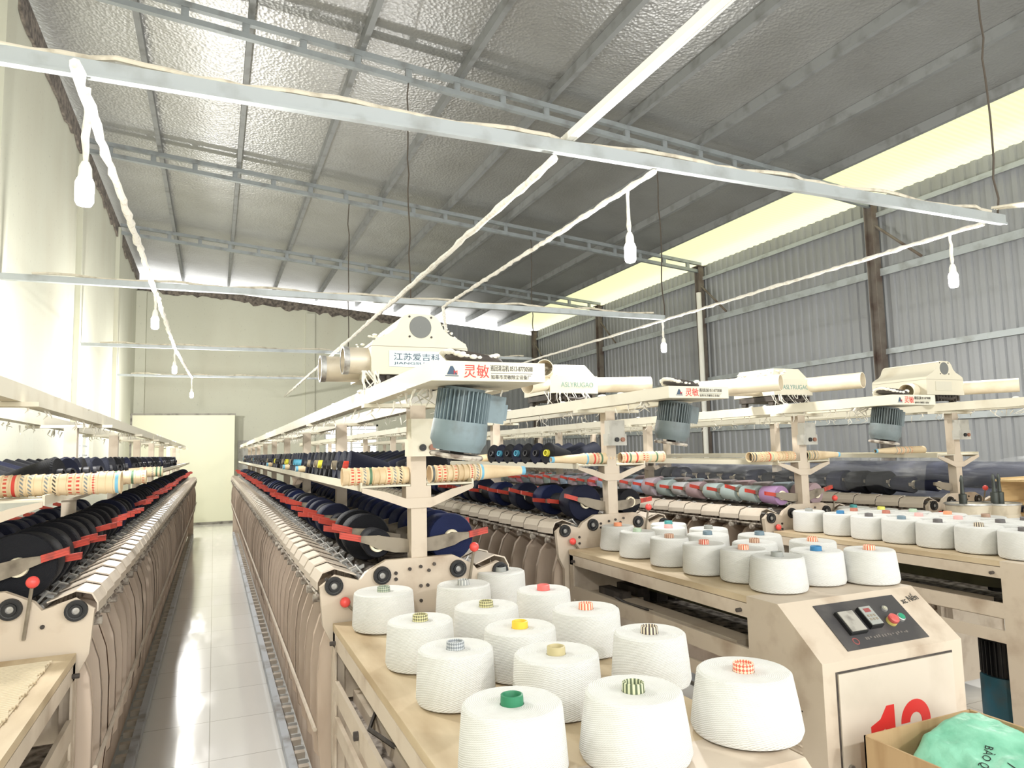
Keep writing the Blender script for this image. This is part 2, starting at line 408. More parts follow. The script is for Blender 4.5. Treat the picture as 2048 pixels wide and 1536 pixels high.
# purlins and trusses
M_purlin = mat('dull_purlin', (136, 138, 138), .55, .2, dirt=(110, 110, 108), scale=5)
M_truss = mat('truss_grey', (154, 160, 162), .5, .2, dirt=(124, 126, 124), scale=5)
for k, x in enumerate((-.8, .28, 1.4, 2.52, 3.62, 4.72, 5.82, 6.9, 7.93)):
    tag(MB().prism([(x-.03, zt(x)-.0), (x+.03, zt(x)-.0), (x+.03, zt(x)+RZ), (x-.03, zt(x)+RZ)], 'y', YF, YB+.4).build('roof_purlin', M_purlin),
        'grey steel roof purlin running down the hall, %s from the cream wall' % nth(k+1), 'purlin', 'roof purlins')
for k, y in enumerate((3.2, 7.2, 11.2, 15.2)):
    t = thing('roof_truss', 'grey twin-chord roof truss across the hall, %s' % ('overhead above the camera', 'nearest one crossing the top of the photo', 'middle one, above the first row of bulbs', 'farthest one before the end wall')[k], 'truss', (0, y, 0), 0, 'roof trusses')
    for nm, dz0, dz1 in (('top_chord', -.06, 0), ('bottom_chord', -.215, -.155)):
        MB().prism([(XL+.05, zt(XL)+dz0), (XR-.05, zt(XR)+dz0), (XR-.05, zt(XR)+dz1), (XL+.05, zt(XL)+dz1)], 'y', -.03, .03).build(nm, M_truss, t)
    me = MB().box(-.035, .035, -.02, .02, -.16, -.055).mesh('spacer', M_truss)
    for i in range(19): x = XL+.35+i*.56; link('spacer', me, t, (x, 0, zt(x)))

# hanging pipe grid under the roof
tie = ((-.9, 5.3, .03, 'one behind the camera'), (3.2, 5.32, .034, 'nearest thick one crossing the whole photo'), (7.2, 5.15, .028, 'second one back, passing above the first blower'), (11.2, 5.15, .022, 'third one back'), (15.2, 5.15, .02, 'farthest one'))
for y, x1, r, lab in tie:
    ry = .022 if r > .033 else r
    b = MB().box(XL-.02, x1, y-ry, y+ry, 3.2-r, 3.2+r)
    if r > .033: b.box(XL, x1, y-ry-.01, y-ry, 3.2-r-.008, 3.2-r+.006)
    t = tag(b.build('tie_beam', M_galv), 'pale grey steel tie beam spanning from the cream wall, ' + lab, 'beam', 'hanging tie beams')
    tag(MB().tube([(XL+.3+i*.1, y+random.uniform(-.015, .015), 3.2+r+.014+.012*math.sin(i*.7)+random.uniform(-.004, .004)) for i in range(int((x1-XL-.3)/.1))], .012, 6).build('electric_cable', mat('cream_cable', (222, 214, 196), .8, dirt=(170, 160, 142), scale=12)),
        'cream electric cable lying on the tie beam, ' + lab, 'cable', 'cables on the tie beams')
def lumpy(pts, r, n=90, jit=.25):
    out = []; rs = []; P = [Vector(p) for p in pts]
    for i in range(n+1):
        f = i/n*(len(P)-1); k = min(int(f), len(P)-2); q = P[k].lerp(P[k+1], f-k)
        out.append(q+Vector((random.uniform(-1, 1), 0, random.uniform(-1, 1)))*r*jit); rs.append(r*random.uniform(1-jit, 1+jit))
    return MB().tube(out, rs, 7)
cond = (('lint-coated cream conduit running back along the left aisle bulbs', [(-.52, 3.0, 3.12), (-.53, 7.2, 3.15), (-.55, 11.2, 3.18), (-.43, 15.2, 3.17)], .022),
        ('lint-coated conduit running back behind the first blower housing', [(1.64, 3.2, 3.13), (1.64, 18.9, 3.1)], .022),
        ('thin lint-coated conduit carrying the bulb near the middle of the photo', [(2.27, 3.2, 3.15), (2.27, 7.2, 3.17), (2.3, 7.2, 2.9)], .017),
        ('long thin conduit on the right carrying two bulbs near the corrugated wall', [(5.26, 3.3, 3.2), (5.15, 7.2, 3.17), (5.15, 15.2, 3.17)], .017))
for lab, pts, r in cond:
    tag(lumpy(pts, r, 140).build('conduit', M_lint), lab, 'conduit', 'conduits under the roof')
tag(MB().box(1.70, 1.735, YF+.3, 3.25, 3.236, 3.275).box(1.737, 1.75, YF+.3, 3.25, 3.236, 3.25).build('cable_tray', M_white), 'white cable tray coming from above the camera to the nearest tie beam', 'tray')
b = MB()
for k in range(3): b.tube([(5.2+.03*k, 3.2, 3.28), (5.35+.03*k, 2.9, 3.26-.01*k), (5.5+.04*k, 2.0, 3.27), (5.6+.05*k, -1.0, 3.3)], .009, 6)
tag(b.build('cable_bundle', mat('cream_cable', (222, 214, 196))), 'bundle of white cables leaving the right end of the nearest tie beam', 'cable')
for (x, y, lab) in ((1.9, 7.2, 'above the first blower housing'), (1.95, 11.2, 'left of the first blower housing'), (5.15, 7.2, 'by the bulb low on the right'), (5.2, 11.2, 'far back near the corrugated wall'), (5.27, 3.2, 'at the top right edge')):
    ys = [(x+random.uniform(-.012, .012), y+random.uniform(-.01, .01), 3.2+(zt(x)-.2-3.2)*i/14) for i in range(15)]
    tag(MB().tube(ys, .008, 6).build('hanging_wire', M_rope), 'dark wire from a truss to a tie beam, ' + lab, 'wire', 'suspension wires')

# lamps
M_bulb = emit('bulb_glow', (255, 252, 244), 9)
def lamp(x, y, z, ztop, lab, power, slim=False):
    t = thing('light_bulb', lab, 'bulb', (x, y, z), 0, 'hanging bulbs')
    MB().lathe([(.0005, -.06), (.026, -.055), (.034, -.04), (.035, .035), (.028, .055), (.0005, .058)]).build('glowing_bulb', M_bulb, t)
    MB().lathe([(.02, .055), (.026, .06), (.024, .1), (.014, .125), (.0005, .127)]).build('socket', M_white, t)
    pts = [(0, 0, .12)]+[(random.uniform(-.004, .004), random.uniform(-.004, .004), .12+(ztop-z-.12)*i/6) for i in range(1, 6)]+[(0, 0, ztop-z)]
    MB().tube(pts, [.008]+[random.uniform(.009, .016) for _ in range(5)]+[.012], 7).build('flex', M_lint, t)
    L = bpy.data.lights.new('bulb_light', 'POINT'); L.energy = power; L.shadow_soft_size = .06; L.color = (1, .985, .95)
    lo = bpy.data.objects.new('bulb_light', L); C.objects.link(lo); lo.parent = t; lo.location = (0, 0, -.13)
for x, y, z, zc, lab in ((-.5, 3.2, 2.68, 3.12, 'lit bulb hanging nearest the camera by the cream wall'), (-.525, 7.2, 2.85, 3.15, 'second lit bulb over the aisle, against the end wall'), (-.55, 11.2, 2.87, 3.16, 'third lit bulb over the aisle, smaller, below the second'), (-.43, 15.2, 2.83, 3.16, 'farthest and lowest lit bulb over the aisle'),
                        (2.262, 3.47, 2.75, 3.14, 'lit bulb hanging in the middle of the hall under the dark roof'), (5.13, 7.2, 2.82, 3.16, 'small lit bulb in front of the corrugated wall above the blowers'), (5.253, 3.56, 2.83, 3.19, 'large lit bulb in front of the corrugated wall at the right edge'),
                        (2.262, 11.2, 2.85, 3.17, 'added fill bulb, unseen behind the first blower housing'), (-.5, -.9, 2.75, 3.17, 'added fill bulb, unseen behind the camera by the cream wall'), (2.26, -.9, 2.75, 3.17, 'added fill bulb, unseen behind the camera over the work tables'), (5.2, -.9, 2.75, 3.17, 'added fill bulb, unseen behind the camera near the corrugated wall')):  # bulbs on this row are unseen, added to brighten the hall
    lamp(x, y, z, zc, lab, 75*((2.0 if y > 9 else 1.15) if x < 0 else 1))
# ------------------------------------------------------------------ twisting machines
PITCH = .18; NSP = 72; MLEN = 12.96
def sgn(p, s): return [(x*s, z) for x, z in p]
COVER_P = [(.215, 1.186), (.288, 1.214), (.33, 1.202), (.346, 1.172), (.346, 1.146), (.342, 1.146), (.342, 1.170), (.327, 1.198), (.288, 1.209), (.215, 1.182)]
def cover_mesh(s):
    b = MB(); n = len(COVER_P); vs = []
    for y, dz in ((.003, .006), (.176, -.001)): vs += [(x*s, y, z+dz) for x, z in COVER_P]
    b.add(vs, [tuple(range(n)), tuple(range(2*n-1, n-1, -1))]+[(i, (i+1) % n, n+(i+1) % n, n+i) for i in range(n)])
    return b.mesh('cover', M_cover, 20)
def sep_mesh(s):
    prof = [(.05, .5), (.28, .5), (.325, .56), (.336, .68), (.336, .86), (.326, .96), (.30, 1.04), (.26, 1.085), (.2, 1.105), (.05, 1.11)]
    b = MB().prism(sgn(prof, s), 'y', -.002, .002)
    edge = prof[1:9]
    for (x0, z0), (x1, z1) in zip(edge, edge[1:]):
        b.add([(x0*s, -.002, z0), (x0*s, .022, z0), (x1*s, .022, z1), (x1*s, -.002, z1), ((x0-.003)*s, -.002, z0), ((x0-.003)*s, .022, z0), ((x1-.003)*s, .022, z1), ((x1-.003)*s, -.002, z1)],
              [(0, 1, 2, 3), (7, 6, 5, 4), (0, 4, 5, 1), (3, 2, 6, 7), (1, 5, 6, 2), (0, 3, 7, 4)])
    return b.mesh('separator', M_sep)
def arm_mesh(s):      # pivot at the origin, package axis at (.12, .015)
    p = [(0, -.022), (0, .022), (.09, .032), (.125, .036), (.185, .034), (.185, .014), (.15, .004), (.125, -.008), (.06, -.022)]
    return MB().prism(sgn(p, s), 'y', -.006, .006).mesh('cradle_arm', M_arm)
def handle_mesh(s):
    b = MB()
    for dz in (-.0075, 0, .0075): b.obox(((.218)*s, 0, .031+dz), (.036*s, 0, .006), (0, .0085, 0), (0, 0, .0032))
    b.obox(((.218)*s, 0, .031), (.035*s, 0, .006), (0, .007, 0), (0, 0, .0105))
    return b.mesh('handle', M_red)
ME = {(k, s): f(s) for k, f in (('cover', cover_mesh), ('sep', sep_mesh), ('arm', arm_mesh), ('handle', handle_mesh)) for s in (-1, 1)}
bolt = lambda b, x, z, y, r=.006: b.disc((x, y, z), (0, -1, 0), r, .006, 8)
BRG = MB().lathe([(.0005, -.006), (.01, -.006), (.012, -.012), (.02, -.012), (.021, -.007), (.026, -.007), (.027, -.012), (.035, -.012), (.036, 0), (.0005, 0)], (0, 0, 0), (0, 1, 0), 22, [1, 1, 0, 0, 0, 1, 0, 0, 0]).mesh('bearing', [M_black, M_steel])
KNOB = MB().sphere((0, 0, 0), .017, 10).mesh('knob', M_knob)

def machine(xc, y0, dz, lab, sides, arms, table_z, box_side=1, covers=None, motor=M_motor, handles=True):
    t = thing('yarn_twisting_machine', lab, 'machine', (xc, y0, dz), 0, 'yarn twisting machines')
    end = [(-.30, .05), (-.30, .98), (-.33, 1.04), (-.34, 1.165), (-.29, 1.2), (-.21, 1.175), (-.19, 1.2), (-.12, 1.235), (.12, 1.235), (.19, 1.2), (.21, 1.175), (.29, 1.2), (.34, 1.165), (.33, 1.04), (.30, .98), (.30, .05)]
    MB().prism(end, 'y', -.012, .012).build('end_plate', M_cream, t)
    b = MB()
    for x, z in ((-.04, 1.2), (0, 1.205), (.03, 1.19), (.05, 1.21), (-.09, 1.17), (-.09, 1.19), (-.22, 1.13), (-.22, 1.1), (.22, 1.13), (.0, 1.14), (.025, 1.14), (.0, 1.09), (-.33, 1.19)): bolt(b, x*.97, z, -.012)
    b.build('bolts', M_dark, t)
    for x, z in ((-.295, 1.167), (-.135, 1.187), (.135, 1.187), (.295, 1.167)): link('bearing', BRG, t, (x, -.012, z)).scale = (.84, 1, .84)
    for x, z, xb, zb in ((-.262, 1.115, -.21, 1.06), (.19, 1.26, .17, 1.1)):
        k = link('knob', KNOB, t, (x, -.035, z)); MB().tube([(0, 0, 0), (xb-x, .018, zb-z)], .005, 6).build('knob_rod', M_arm, k)
    MB().prism(end, 'y', MLEN-.012, MLEN+.012).build('end_plate', M_cream, t)
    MB().box(-.21, .21, .02, MLEN, 1.09, 1.165).box(-.05, .05, .02, MLEN, 1.165, 1.19).build('bed', M_bed, t)
    MB().box(-.055, .055, .02, MLEN, .1, 1.09).build('core_frame', M_dark, t)
    for s in sides:
        # long members on this side
        MB().box(s*.2, s*.206, .02, MLEN, .09, .62).build('skirt_panel', M_sep, t)
        MB().box(s*.265, s*.305, -.6 if y0 < 3 else 0, MLEN, .03, .085).build('base_rail', M_rail, t)
        me = MB().box(s*.206, s*.265, -.02, .02, .03, .06).mesh('foot_bar', M_cover)
        for i in range(NSP): link('foot_bar', me, t, (0, .1+PITCH*i, 0))
        MB().tube([(s*.35, .02, .71), (s*.35, MLEN, .71)], .007, 6).build('guide_rod', M_cover, t)
        b = MB().tube([(s*.2, .03, 1.176), (s*.2, MLEN, 1.176)], .009, 6)
        for i in range(NSP):
            y = .12+PITCH*i
            b.obox((s*.195, y+random.uniform(-.02, .02), 1.198), (s*.022, 0, -.008), (0, .008, 0), (0, 0, .005)); b.sphere((s*.185, y+.05, 1.192), .012, 6); b.tube([(s*.18, y-.05, 1.18), (s*.205, y-.045, 1.212), (s*.225, y-.02, 1.2)], .004, 5)
        b.build('traverse_bar', M_steel, t)
        b = MB().tube([(s*.335, .02, 1.13), (s*.335, MLEN, 1.13)], .007, 6)
        for i in range(NSP): b.disc((s*.325, .1+PITCH*i, 1.112), (s, 0, 0), .014, .022, 8)
        b.build('feed_rollers', M_lintg, t)
        b = MB().tube([(s*.135, .03, 1.165), (s*.135, MLEN, 1.165)], .012, 8)
        for i in range(NSP): y = .05+PITCH*i; b.tube([(s*.135, y, 1.17), (s*.135, y+.13, 1.17)], .028, 10)
        b.build('drive_rollers', M_dark, t)
        n = (covers or {}).get(s, NSP)
        for i in range(n): link('cover', ME['cover', s], t, (0, .02+PITCH*i, 0))
        for i in range(0, n): link('separator', ME['sep', s], t, (0, .06+PITCH*i, 0), (0, 0, random.uniform(-.05, .05)))
    for s, n in arms.items():
        for i in range(n):
            a = link('cradle_arm', ME['arm', s], t, (s*.015, .045+PITCH*i, 1.27), (0, random.uniform(-.12, .05)*s, random.uniform(-.06, .06)))
            if handles: link('handle', ME['handle', s], a)
    # posts, brackets and shelves
    post = MB().box(-.028, .028, -.028, .028, 1.19, 1.765).mesh('post', M_cream)
    V = [(-.2, 1.482), (-.2, 1.466), (-.04, 1.405), (.04, 1.405), (.2, 1.466), (.2, 1.482), (.12, 1.466), (.05, 1.44), (-.05, 1.44), (-.12, 1.466)]
    vee = MB().prism(V, 'y', -.035, -.028).box(-.045, .045, -.028, .035, 1.44, 1.481).mesh('shelf_bracket', M_cream)
    arm = MB().box(-.19, .18, -.025, .025, 1.758, 1.772).mesh('crossbar', M_ivory)
    for k in range(9):
        y = .03+k*1.615
        link('post', post, t, (0, y, 0)); link('shelf_bracket', vee, t, (0, y, 0)); link('crossbar', arm, t, (0, y, 0))
    for s in (-1, 1):
        MB().box(s*.03, s*.198, .0, MLEN, 1.482, 1.488).box(s*.198, s*.205, 0, MLEN, 1.47, 1.5).build('shelf', M_ivory, t)
    # overhead blower track
    yr = -.765
    MB().box(-.175, -.125, yr+.25, MLEN, 1.773, 1.825).build('rail', M_ivory, t)
    MB().box(.085, .135, yr+.25, MLEN, 1.773, 1.825).build('rail', M_ivory, t)
    db = MB().box(-.175, .135, yr, yr+.25, 1.775, 1.825).build('drive_box', M_ivory, t)
    text('lettering', '灵敏', M_red_t, db, (-.057, yr-.0005, 1.8), (1, 0, 0), (0, 0, 1), .034, .068)
    text('lettering', '巡回清洁机 0513-87730588', M_blk_t, db, (.04, yr-.0005, 1.809), (1, 0, 0), (0, 0, 1), .016, .118)
    text('lettering', '如皋市灵敏除尘设备厂', M_blk_t, db, (.038, yr-.0005, 1.7865), (1, 0, 0), (0, 0, 1), .0115, .112)
    MB().box(-.018, .098, yr-.0006, yr, 1.7955, 1.7965).build('lettering', M_blk_t, db)
    lg = MB(); 
    for (a, c, dx) in ((-.136, -.1, 0),): lg.prism([(a, 1.79), (a+.028+dx, 1.79), (a+.016+dx, 1.812), (a+.010, 1.812)], 'y', yr-.0006, yr)
    lg.build('emblem', M_navy_t, db)
    text('emblem', 'M', M_red_t, db, (-.113, yr-.0008, 1.796), (1, 0, 0), (0, 0, 1), .010)
    MB().box(-.14, -.105, yr-.0006, yr, 1.786, 1.7885).build('emblem', M_navy_t, db)
    # pulley and its lint-covered guard on top
    MB().lathe([(.0005, 0), (.075, 0), (.08, .006), (.08, .02), (.075, .026), (.0005, .026)], (-.02, yr+.13, 1.835), (.18, -.12, 1), 26).build('pulley', M_dark, t)
    b = MB(); 
    for k in range(22):
        a = math.pi*(.45+.06*k); b.sphere((-.02+.078*math.cos(a), yr+.13+.07*math.sin(a), 1.855+.012*math.cos(a*2)), random.uniform(.009, .015), 6, 0, .6)
    tag(b.build('lint', M_lint, t), kind='stuff')
    # motor hanging below
    mo = thing('motor', None, None); mo.parent = t; mo.location = (-.04, yr+.14, 1.77); mo.rotation_euler = (.12, .1, .2)
    b = MB().lathe([(.0005, 0), (.056, 0), (.056, -.095), (.0005, -.095)], n=24)
    for k in range(36):
        a = 2*math.pi*k/36; b.obox((.064*math.cos(a), .064*math.sin(a), -.05), (.009*math.cos(a), .009*math.sin(a), 0), (-.0014*math.sin(a), .0014*math.cos(a), 0), (0, 0, .042))
    b.build('finned_body', motor, mo)
    MB().lathe([(.0005, -.09), (.074, -.09), (.076, -.12), (.076, -.145), (.07, -.155), (.064, -.17), (.0005, -.17)]).build('cooling_cowl', motor, mo)
    MB().lathe([(.0005, -.178), (.07, -.178), (.074, -.184), (.07, -.19), (.0005, -.19)]).build('fan_cover', M_lintg, mo)
    MB().tube([(0, 0, -.165), (0, 0, -.18)], .02, 8).build('motor_shaft', M_dark, mo)
    MB().box(.06, .115, -.035, .035, -.085, -.01).box(.115, .13, -.025, .02, -.075, -.03).build('terminal_box', motor, mo)
    # switch box on the first post
    if box_side:
        sb = MB().box(-.05, .06, -.055, -.005, 1.585, 1.645).box(-.04, .05, -.055, -.005, 1.645, 1.715).build('switch_box', M_grey if box_side == 2 else M_ivory, t)
        for x, m in ((.0, M_black), (.035, mat('button_rust', (150, 104, 84), .5))): MB().disc((x, -.055, 1.615), (0, -1, 0), .012, .008, 14).build('button', m, sb)
    # ragged lint hanging under the track
    b = MB()
    for k in range(150):
        y = random.uniform(yr+.2, MLEN*.6); x = random.choice((-.15, .11)); l = random.uniform(.01, .05); z = 1.774 if random.random() < .6 else 1.76
        b.tube([(x, y, z), (x+random.uniform(-.01, .01), y+random.uniform(-.02, .02), z-l*.6), (x+random.uniform(-.015, .015), y+random.uniform(-.03, .03), z-l)], [.004, .0025, .001], 4)
    for k in range(70):
        y = random.uniform(yr+.2, MLEN*.7); b.sphere((random.choice((-.15, .11))+random.uniform(-.02, .02), y, 1.826), random.uniform(.008, .02), 5, 0, .5)
    for k in range(12):
        x = random.uniform(-.16, .1); b.tube([(x, yr+.22, 1.79), (x+random.uniform(-.03, .03), yr+.2+random.uniform(0, .1), 1.76), (x+random.uniform(-.05, .05), yr+.2+random.uniform(0, .15), 1.73)], [.006, .004, .001], 4)
    tag(b.build('lint', M_lint, t), kind='stuff')
    return t
mA = machine(.665, 2.42, 0, 'cream yarn twisting machine right of the open aisle, under the nearest blower housing', (-1, 1), {-1: NSP, 1: 28}, 1.05, 1, {-1: NSP, 1: 8})
mL = machine(-.655, 2.42, 0, 'cream yarn twisting machine left of the open aisle, beside the cream wall', (1,), {1: NSP, -1: 16}, 1.05, 0)
mB = machine(1.91, 3.18, .025, 'cream yarn twisting machine behind the table of the number twelve cabinet', (-1, 1), {-1: NSP, 1: 10}, 1.1, 2, {-1: NSP, 1: 3}, M_motor2)
mC = machine(3.27, 3.22, .005, 'cream yarn twisting machine winding pastel yarn packages', (-1, 1), {-1: NSP, 1: 24}, 1.1, 2, {-1: 60, 1: 3}, M_motor2)
mD = machine(4.55, 3.15, .015, 'dusty yarn twisting machine draped in clear plastic near the corrugated wall', (-1,), {-1: 40}, 1.09, 2, {-1: 40}, M_motor2, False)

# ------------------------------------------------------------------ yarn packages in the cradles
def package_mesh(r, m, name='yarn_package', taper=.88):
    L = .148
    return MB().lathe([(.024, -.001), (r-.004, -.001), (r, .006), (r*taper, L-.006), (r*taper-.004, L), (.02, L)], n=30).mesh(name, m)
TUBE_ME = MB().lathe([(.019, -.012), (.027, -.014), (.029, -.004), (.022, .0), (.022, .16), (.018, .16), (.018, -.01)], n=20).mesh('yarn_tube', M_ring)
PK = {}
NP = [0]
def package(xc, y0, dz, s, i, r, m, lab, group, pale=True):
    k = (round(r, 3), m.name)
    if k not in PK: PK[k] = package_mesh(r, m)
    zc = 1.285+dz+max(0, (r-.07)*.25)
    o = link('yarn_package', PK[k], None, (xc+s*.135, y0+.058+PITCH*i, zc), (-math.pi/2, 0, random.uniform(-.05, .05)))
    tag(o, lab, 'yarn package', group); link('yarn_tube', TUBE_ME, o)
    NP[0] += 1
    return o
CN = {'black_yarn': 'black', 'navy_yarn': 'navy', 'dark_blue_yarn': 'dark blue'}
for i in range(66):
    r = .1 if i < 3 else random.uniform(.088, .1)
    package(-.655, 2.42, 0, 1, i, r, Y_black if i < 7 else random.choice((Y_black, Y_black, Y_navy)), 'black yarn package, %s from near end, aisle row of left machine' % nth(i+1), 'packages on the left machine, aisle row')
for i in range(16):
    package(-.655, 2.42, 0, -1, i, random.choice((.06, .085, .07)), Y_navy, 'navy yarn package, %s from near end, wall-side row of left machine' % nth(i+1), 'packages on the left machine, wall row')
RA = [.05, .086, .088, .04, .05, .082, .075, .08, .082, .05]
for i in range(66):
    r = RA[i] if i < len(RA) else random.choice((.075, .085, .08, .06))
    m = (Y_black, Y_black, Y_black, Y_black, Y_black, Y_navy, Y_black, Y_navy, Y_navy, Y_blue)[i] if i < 10 else random.choice((Y_navy, Y_navy, Y_blue, Y_black))
    package(.665, 2.42, 0, -1, i, r, m, 'dark yarn package, %s from near end, in row right of the aisle' % nth(i+1), 'packages right of the aisle')
for i in range(24):
    package(.665, 2.42, 0, 1, i, .086 if i < 2 else random.choice((.085, .088, .08)), Y_blue if i < 8 else Y_navy, 'dark blue yarn package, %s from near end, row behind nearest post' % nth(i+1), 'packages behind the near posts')
RB = [.095, .05, .085, .045, .085, .055, .08, .05, .088]
for i in range(44):
    r = RB[i] if i < len(RB) else random.choice((.055, .08, .085))
    package(1.91, 3.18, .025, -1, i, r, (Y_navy, Y_black, Y_blue, Y_black)[i % 4], 'dark yarn package, %s from near end, row left of second blower post' % nth(i+1), 'packages on the second machine right of the aisle')
for i in range(6):
    package(1.91, 3.18, .025, 1, i, .07, Y_black, 'black yarn package, %s from near end, row right of second blower post' % nth(i+1), 'packages behind the second blower post')
PC = [Y_purple, PASTEL[1], PASTEL[1], PASTEL[1], PASTEL[3], PASTEL[2], PASTEL[1], PASTEL[0], PASTEL[4], PASTEL[0], PASTEL[2], PASTEL[4], Y_pink]
for i in range(52):
    m = PC[i] if i < len(PC) else random.choice(PASTEL+[Y_pink, PASTEL[2], PASTEL[4]])
    package(3.27, 3.22, .005, -1, i, .075 if i == 7 else random.uniform(.052, .064), m, 'pastel yarn package, %s from near end, pale row of third machine' % nth(i+1), 'pastel packages')
for i in range(20):
    package(3.27, 3.22, .005, 1, i, random.uniform(.06, .075), random.choice((PASTEL[3], PASTEL[5], Y_stone, PASTEL[0])), 'dusty grey yarn package, %s from near end, row behind pastel ones' % nth(i+1), 'dusty grey packages')

# ------------------------------------------------------------------ cones stored on the shelves
def shelf_cone_mesh(m, L=.16, r0=.062, r1=.036):
    return MB().lathe([(.02, .004), (r0-.006, 0), (r0, .006), (r1, L-.004), (r1-.004, L), (.016, L)], n=26).mesh('yarn_cone', m)
SC = {m.name: shelf_cone_mesh(m) for m in (Y_black, Y_navy, Y_grey, Y_blue)}
TIP = {n: MB().lathe([(.012, -.012), (.018, -.014), (.021, .004), (.013, .17), (.013, .172), (.009, .172), (.009, -.01)], n=16).mesh('cone_tube', mat('tip_'+n, c, .5)) for n, c in (('yellow', (232, 224, 70)), ('blue', (90, 170, 200)), ('cream', (150, 138, 118)), ('dark', (52, 52, 56)), ('red', (220, 70, 50)))}
def shelf_cone(x, y, z, d, m, lab, group, tip='dark'):
    """cone lying on its side; d points from the large end to the nose"""
    d = Vector(d).normalized(); slope = math.atan((.062-.036)/.16)
    # lay the flank on the shelf: tip the axis down by the half angle
    d = Vector((d.x*math.cos(slope), d.y*math.cos(slope), -math.sin(slope)+d.z))
    q = Vector((0, 0, 1)).rotation_difference(d)
    o = link('yarn_cone', SC[m.name], None, (x, y, z+.063)); o.rotation_mode = 'QUATERNION'; o.rotation_quaternion = q
    tag(o, lab, 'yarn cone', group); link('cone_tube', TIP[tip], o)
    return o
ZS = 1.489
GAPS = (1.78, 2.62, 3.35)
k = 0; y = .34
while y < 10.6:
    if min(abs(y-g-0) for g in GAPS+(4.2, 5.6, 7.4)) > .1 and min(abs(y-.03-1.615*j) for j in range(9)) > -1:
        k += 1
        d = (1, random.uniform(-.12, .18), 0)
        shelf_cone(.665-.192, 2.42+y, ZS, d, random.choice((Y_black, Y_black, Y_grey, Y_navy)), 'dark yarn cone, %s from near end, on shelf edge right of aisle' % nth(k), 'cones on the shelf right of the aisle', 'red' if k == 1 else 'yellow' if k in (6, 16, 22) else random.choice(('dark', 'dark', 'dark', 'dark', 'dark', 'cream', 'blue')))
    y += .142
for k in range(16):
    shelf_cone(.665+.195, 2.42+.3+.15*k, ZS, (-1, .1, 0), random.choice((Y_black, Y_navy)), 'dark yarn cone, %s from near end, on shelf behind nearest blue motor' % nth(k+1), 'cones on the shelf behind the motor')
k = 0
for i in range(46):
    y = .02+i*.17
    if 1.0 < y < 1.14 or 2.2 < y < 2.35: continue
    k += 1
    a = random.uniform(-.5, .5) if i > 2 else (.2, .5, .1)[i]
    shelf_cone(-.655+.185, 2.42+y+.3, ZS+(.0 if i > 3 else .0), (-1, a, 0), random.choice((Y_black, Y_grey, Y_black, Y_navy)), 'dark yarn cone, %s from near end, aisle-side shelf of left machine' % nth(k), 'cones on the left machine shelf')
for k in range(12):
    shelf_cone(-.655-.19, 2.42+.25+k*.2, ZS, (1, random.uniform(-.3, .3), 0), random.choice((Y_navy, Y_black)), 'navy yarn cone, %s from near end, wall-side shelf of left machine' % nth(k+1), 'cones on the wall-side shelf')
for k in range(7):
    shelf_cone(1.91-.2, 3.18+.36+.14*k, ZS+.025, (1, .25, 0), (Y_black, Y_navy)[k % 2], 'black yarn cone, %s behind the blue-tipped tube stack of second post' % nth(k+1), 'cones on the second machine shelf', ('yellow', 'dark', 'dark', 'blue', 'dark', 'blue', 'dark')[k])
for k in range(9):
    shelf_cone(1.91-.2, 3.18+2.1+.15*k, ZS+.025, (1, .2, 0), (Y_black, Y_navy)[k % 2], 'dark yarn cone far along second machine shelf, %s of second batch' % nth(k+1), 'cones on the second machine shelf')
for k in range(4):
    shelf_cone(1.91+.19, 3.18+.5+.16*k, ZS+.025, (-1, -.2, 0), Y_grey, 'grey yarn cone, %s behind second blower post, right-hand shelf' % nth(k+1), 'cones on the second machine far shelf')

# ------------------------------------------------------------------ stacks of nested paper tubes
BANDS = [M_paper, banded('band_red_bars', (226, 204, 168), (206, 84, 66)), mat('band_blue', (120, 184, 214), .6), mat('band_red', (214, 72, 62), .6), banded('band_grey_slant', (222, 202, 168), (130, 136, 140), 'slant'), banded('band_red_check', (228, 206, 172), (204, 82, 70), 'check', n=12),
         mat('band_green', (90, 124, 96), .6), banded('band_black_slant', (220, 200, 166), (70, 64, 58), 'slant'), mat('band_charcoal', (96, 100, 98), .6), banded('band_orange_bars', (230, 208, 176), (216, 140, 104)), mat('band_pale_green', (190, 204, 176), .6)]
def tube_stack(p, d, n, nose, lab, r=.031, first=None, step=.021):
    """n cone tubes pushed into one another, wide end at p, noses pointing along d"""
    b = MB(); prof = []; mi = []
    r1 = r*.52; Lt = .17
    prof += [(r-.003, .02), (r-.003, 0)]; mi.append(0)
    for k in range(n):
        h = k*step; m = first[k] if first and k < len(first) else random.choice((0, 0, 0, 1, 1, 2, 3, 4, 4, 5, 6, 7, 8, 9, 10))
        prof += [(r, h), (r-.0015, h+step*.3), (r-.0028, h+step*.75), (r-.0035, h+step-.0005)]
        mi += [0, 0, m, 0]
    h = n*step
    if nose: prof += [(r-.004, h), (r1+.001, h+Lt-.03), (r1, h+Lt-.015), (r1, h+Lt), (r1-.003, h+Lt), (r1-.003, h+Lt-.02)]; mi += [0, 0, 0, 2, 2, 0]
    else: prof += [(r-.006, h), (r-.006, h-.02)]; mi += [0, 0]
    mi = mi[:len(prof)-1]
    b.lathe(prof, (0, 0, 0), (1, 0, 0), 26, mi)
    o = b.build('paper_tube_stack', BANDS, None, p, (0, 0, math.atan2(d[1], d[0])), 25)
    return tag(o, lab, 'tube stack', 'stacks of paper tubes')
zt0 = ZS+.031
tube_stack((-.27, 2.56, zt0+.005), (-1, .02), 26, True, 'fat stack of nested paper tubes nearest the camera on the left machine, blue end band', .035, [2, 0, 0, 5, 4, 1, 1, 0, 7, 4, 0, 4, 4, 3, 1, 2])
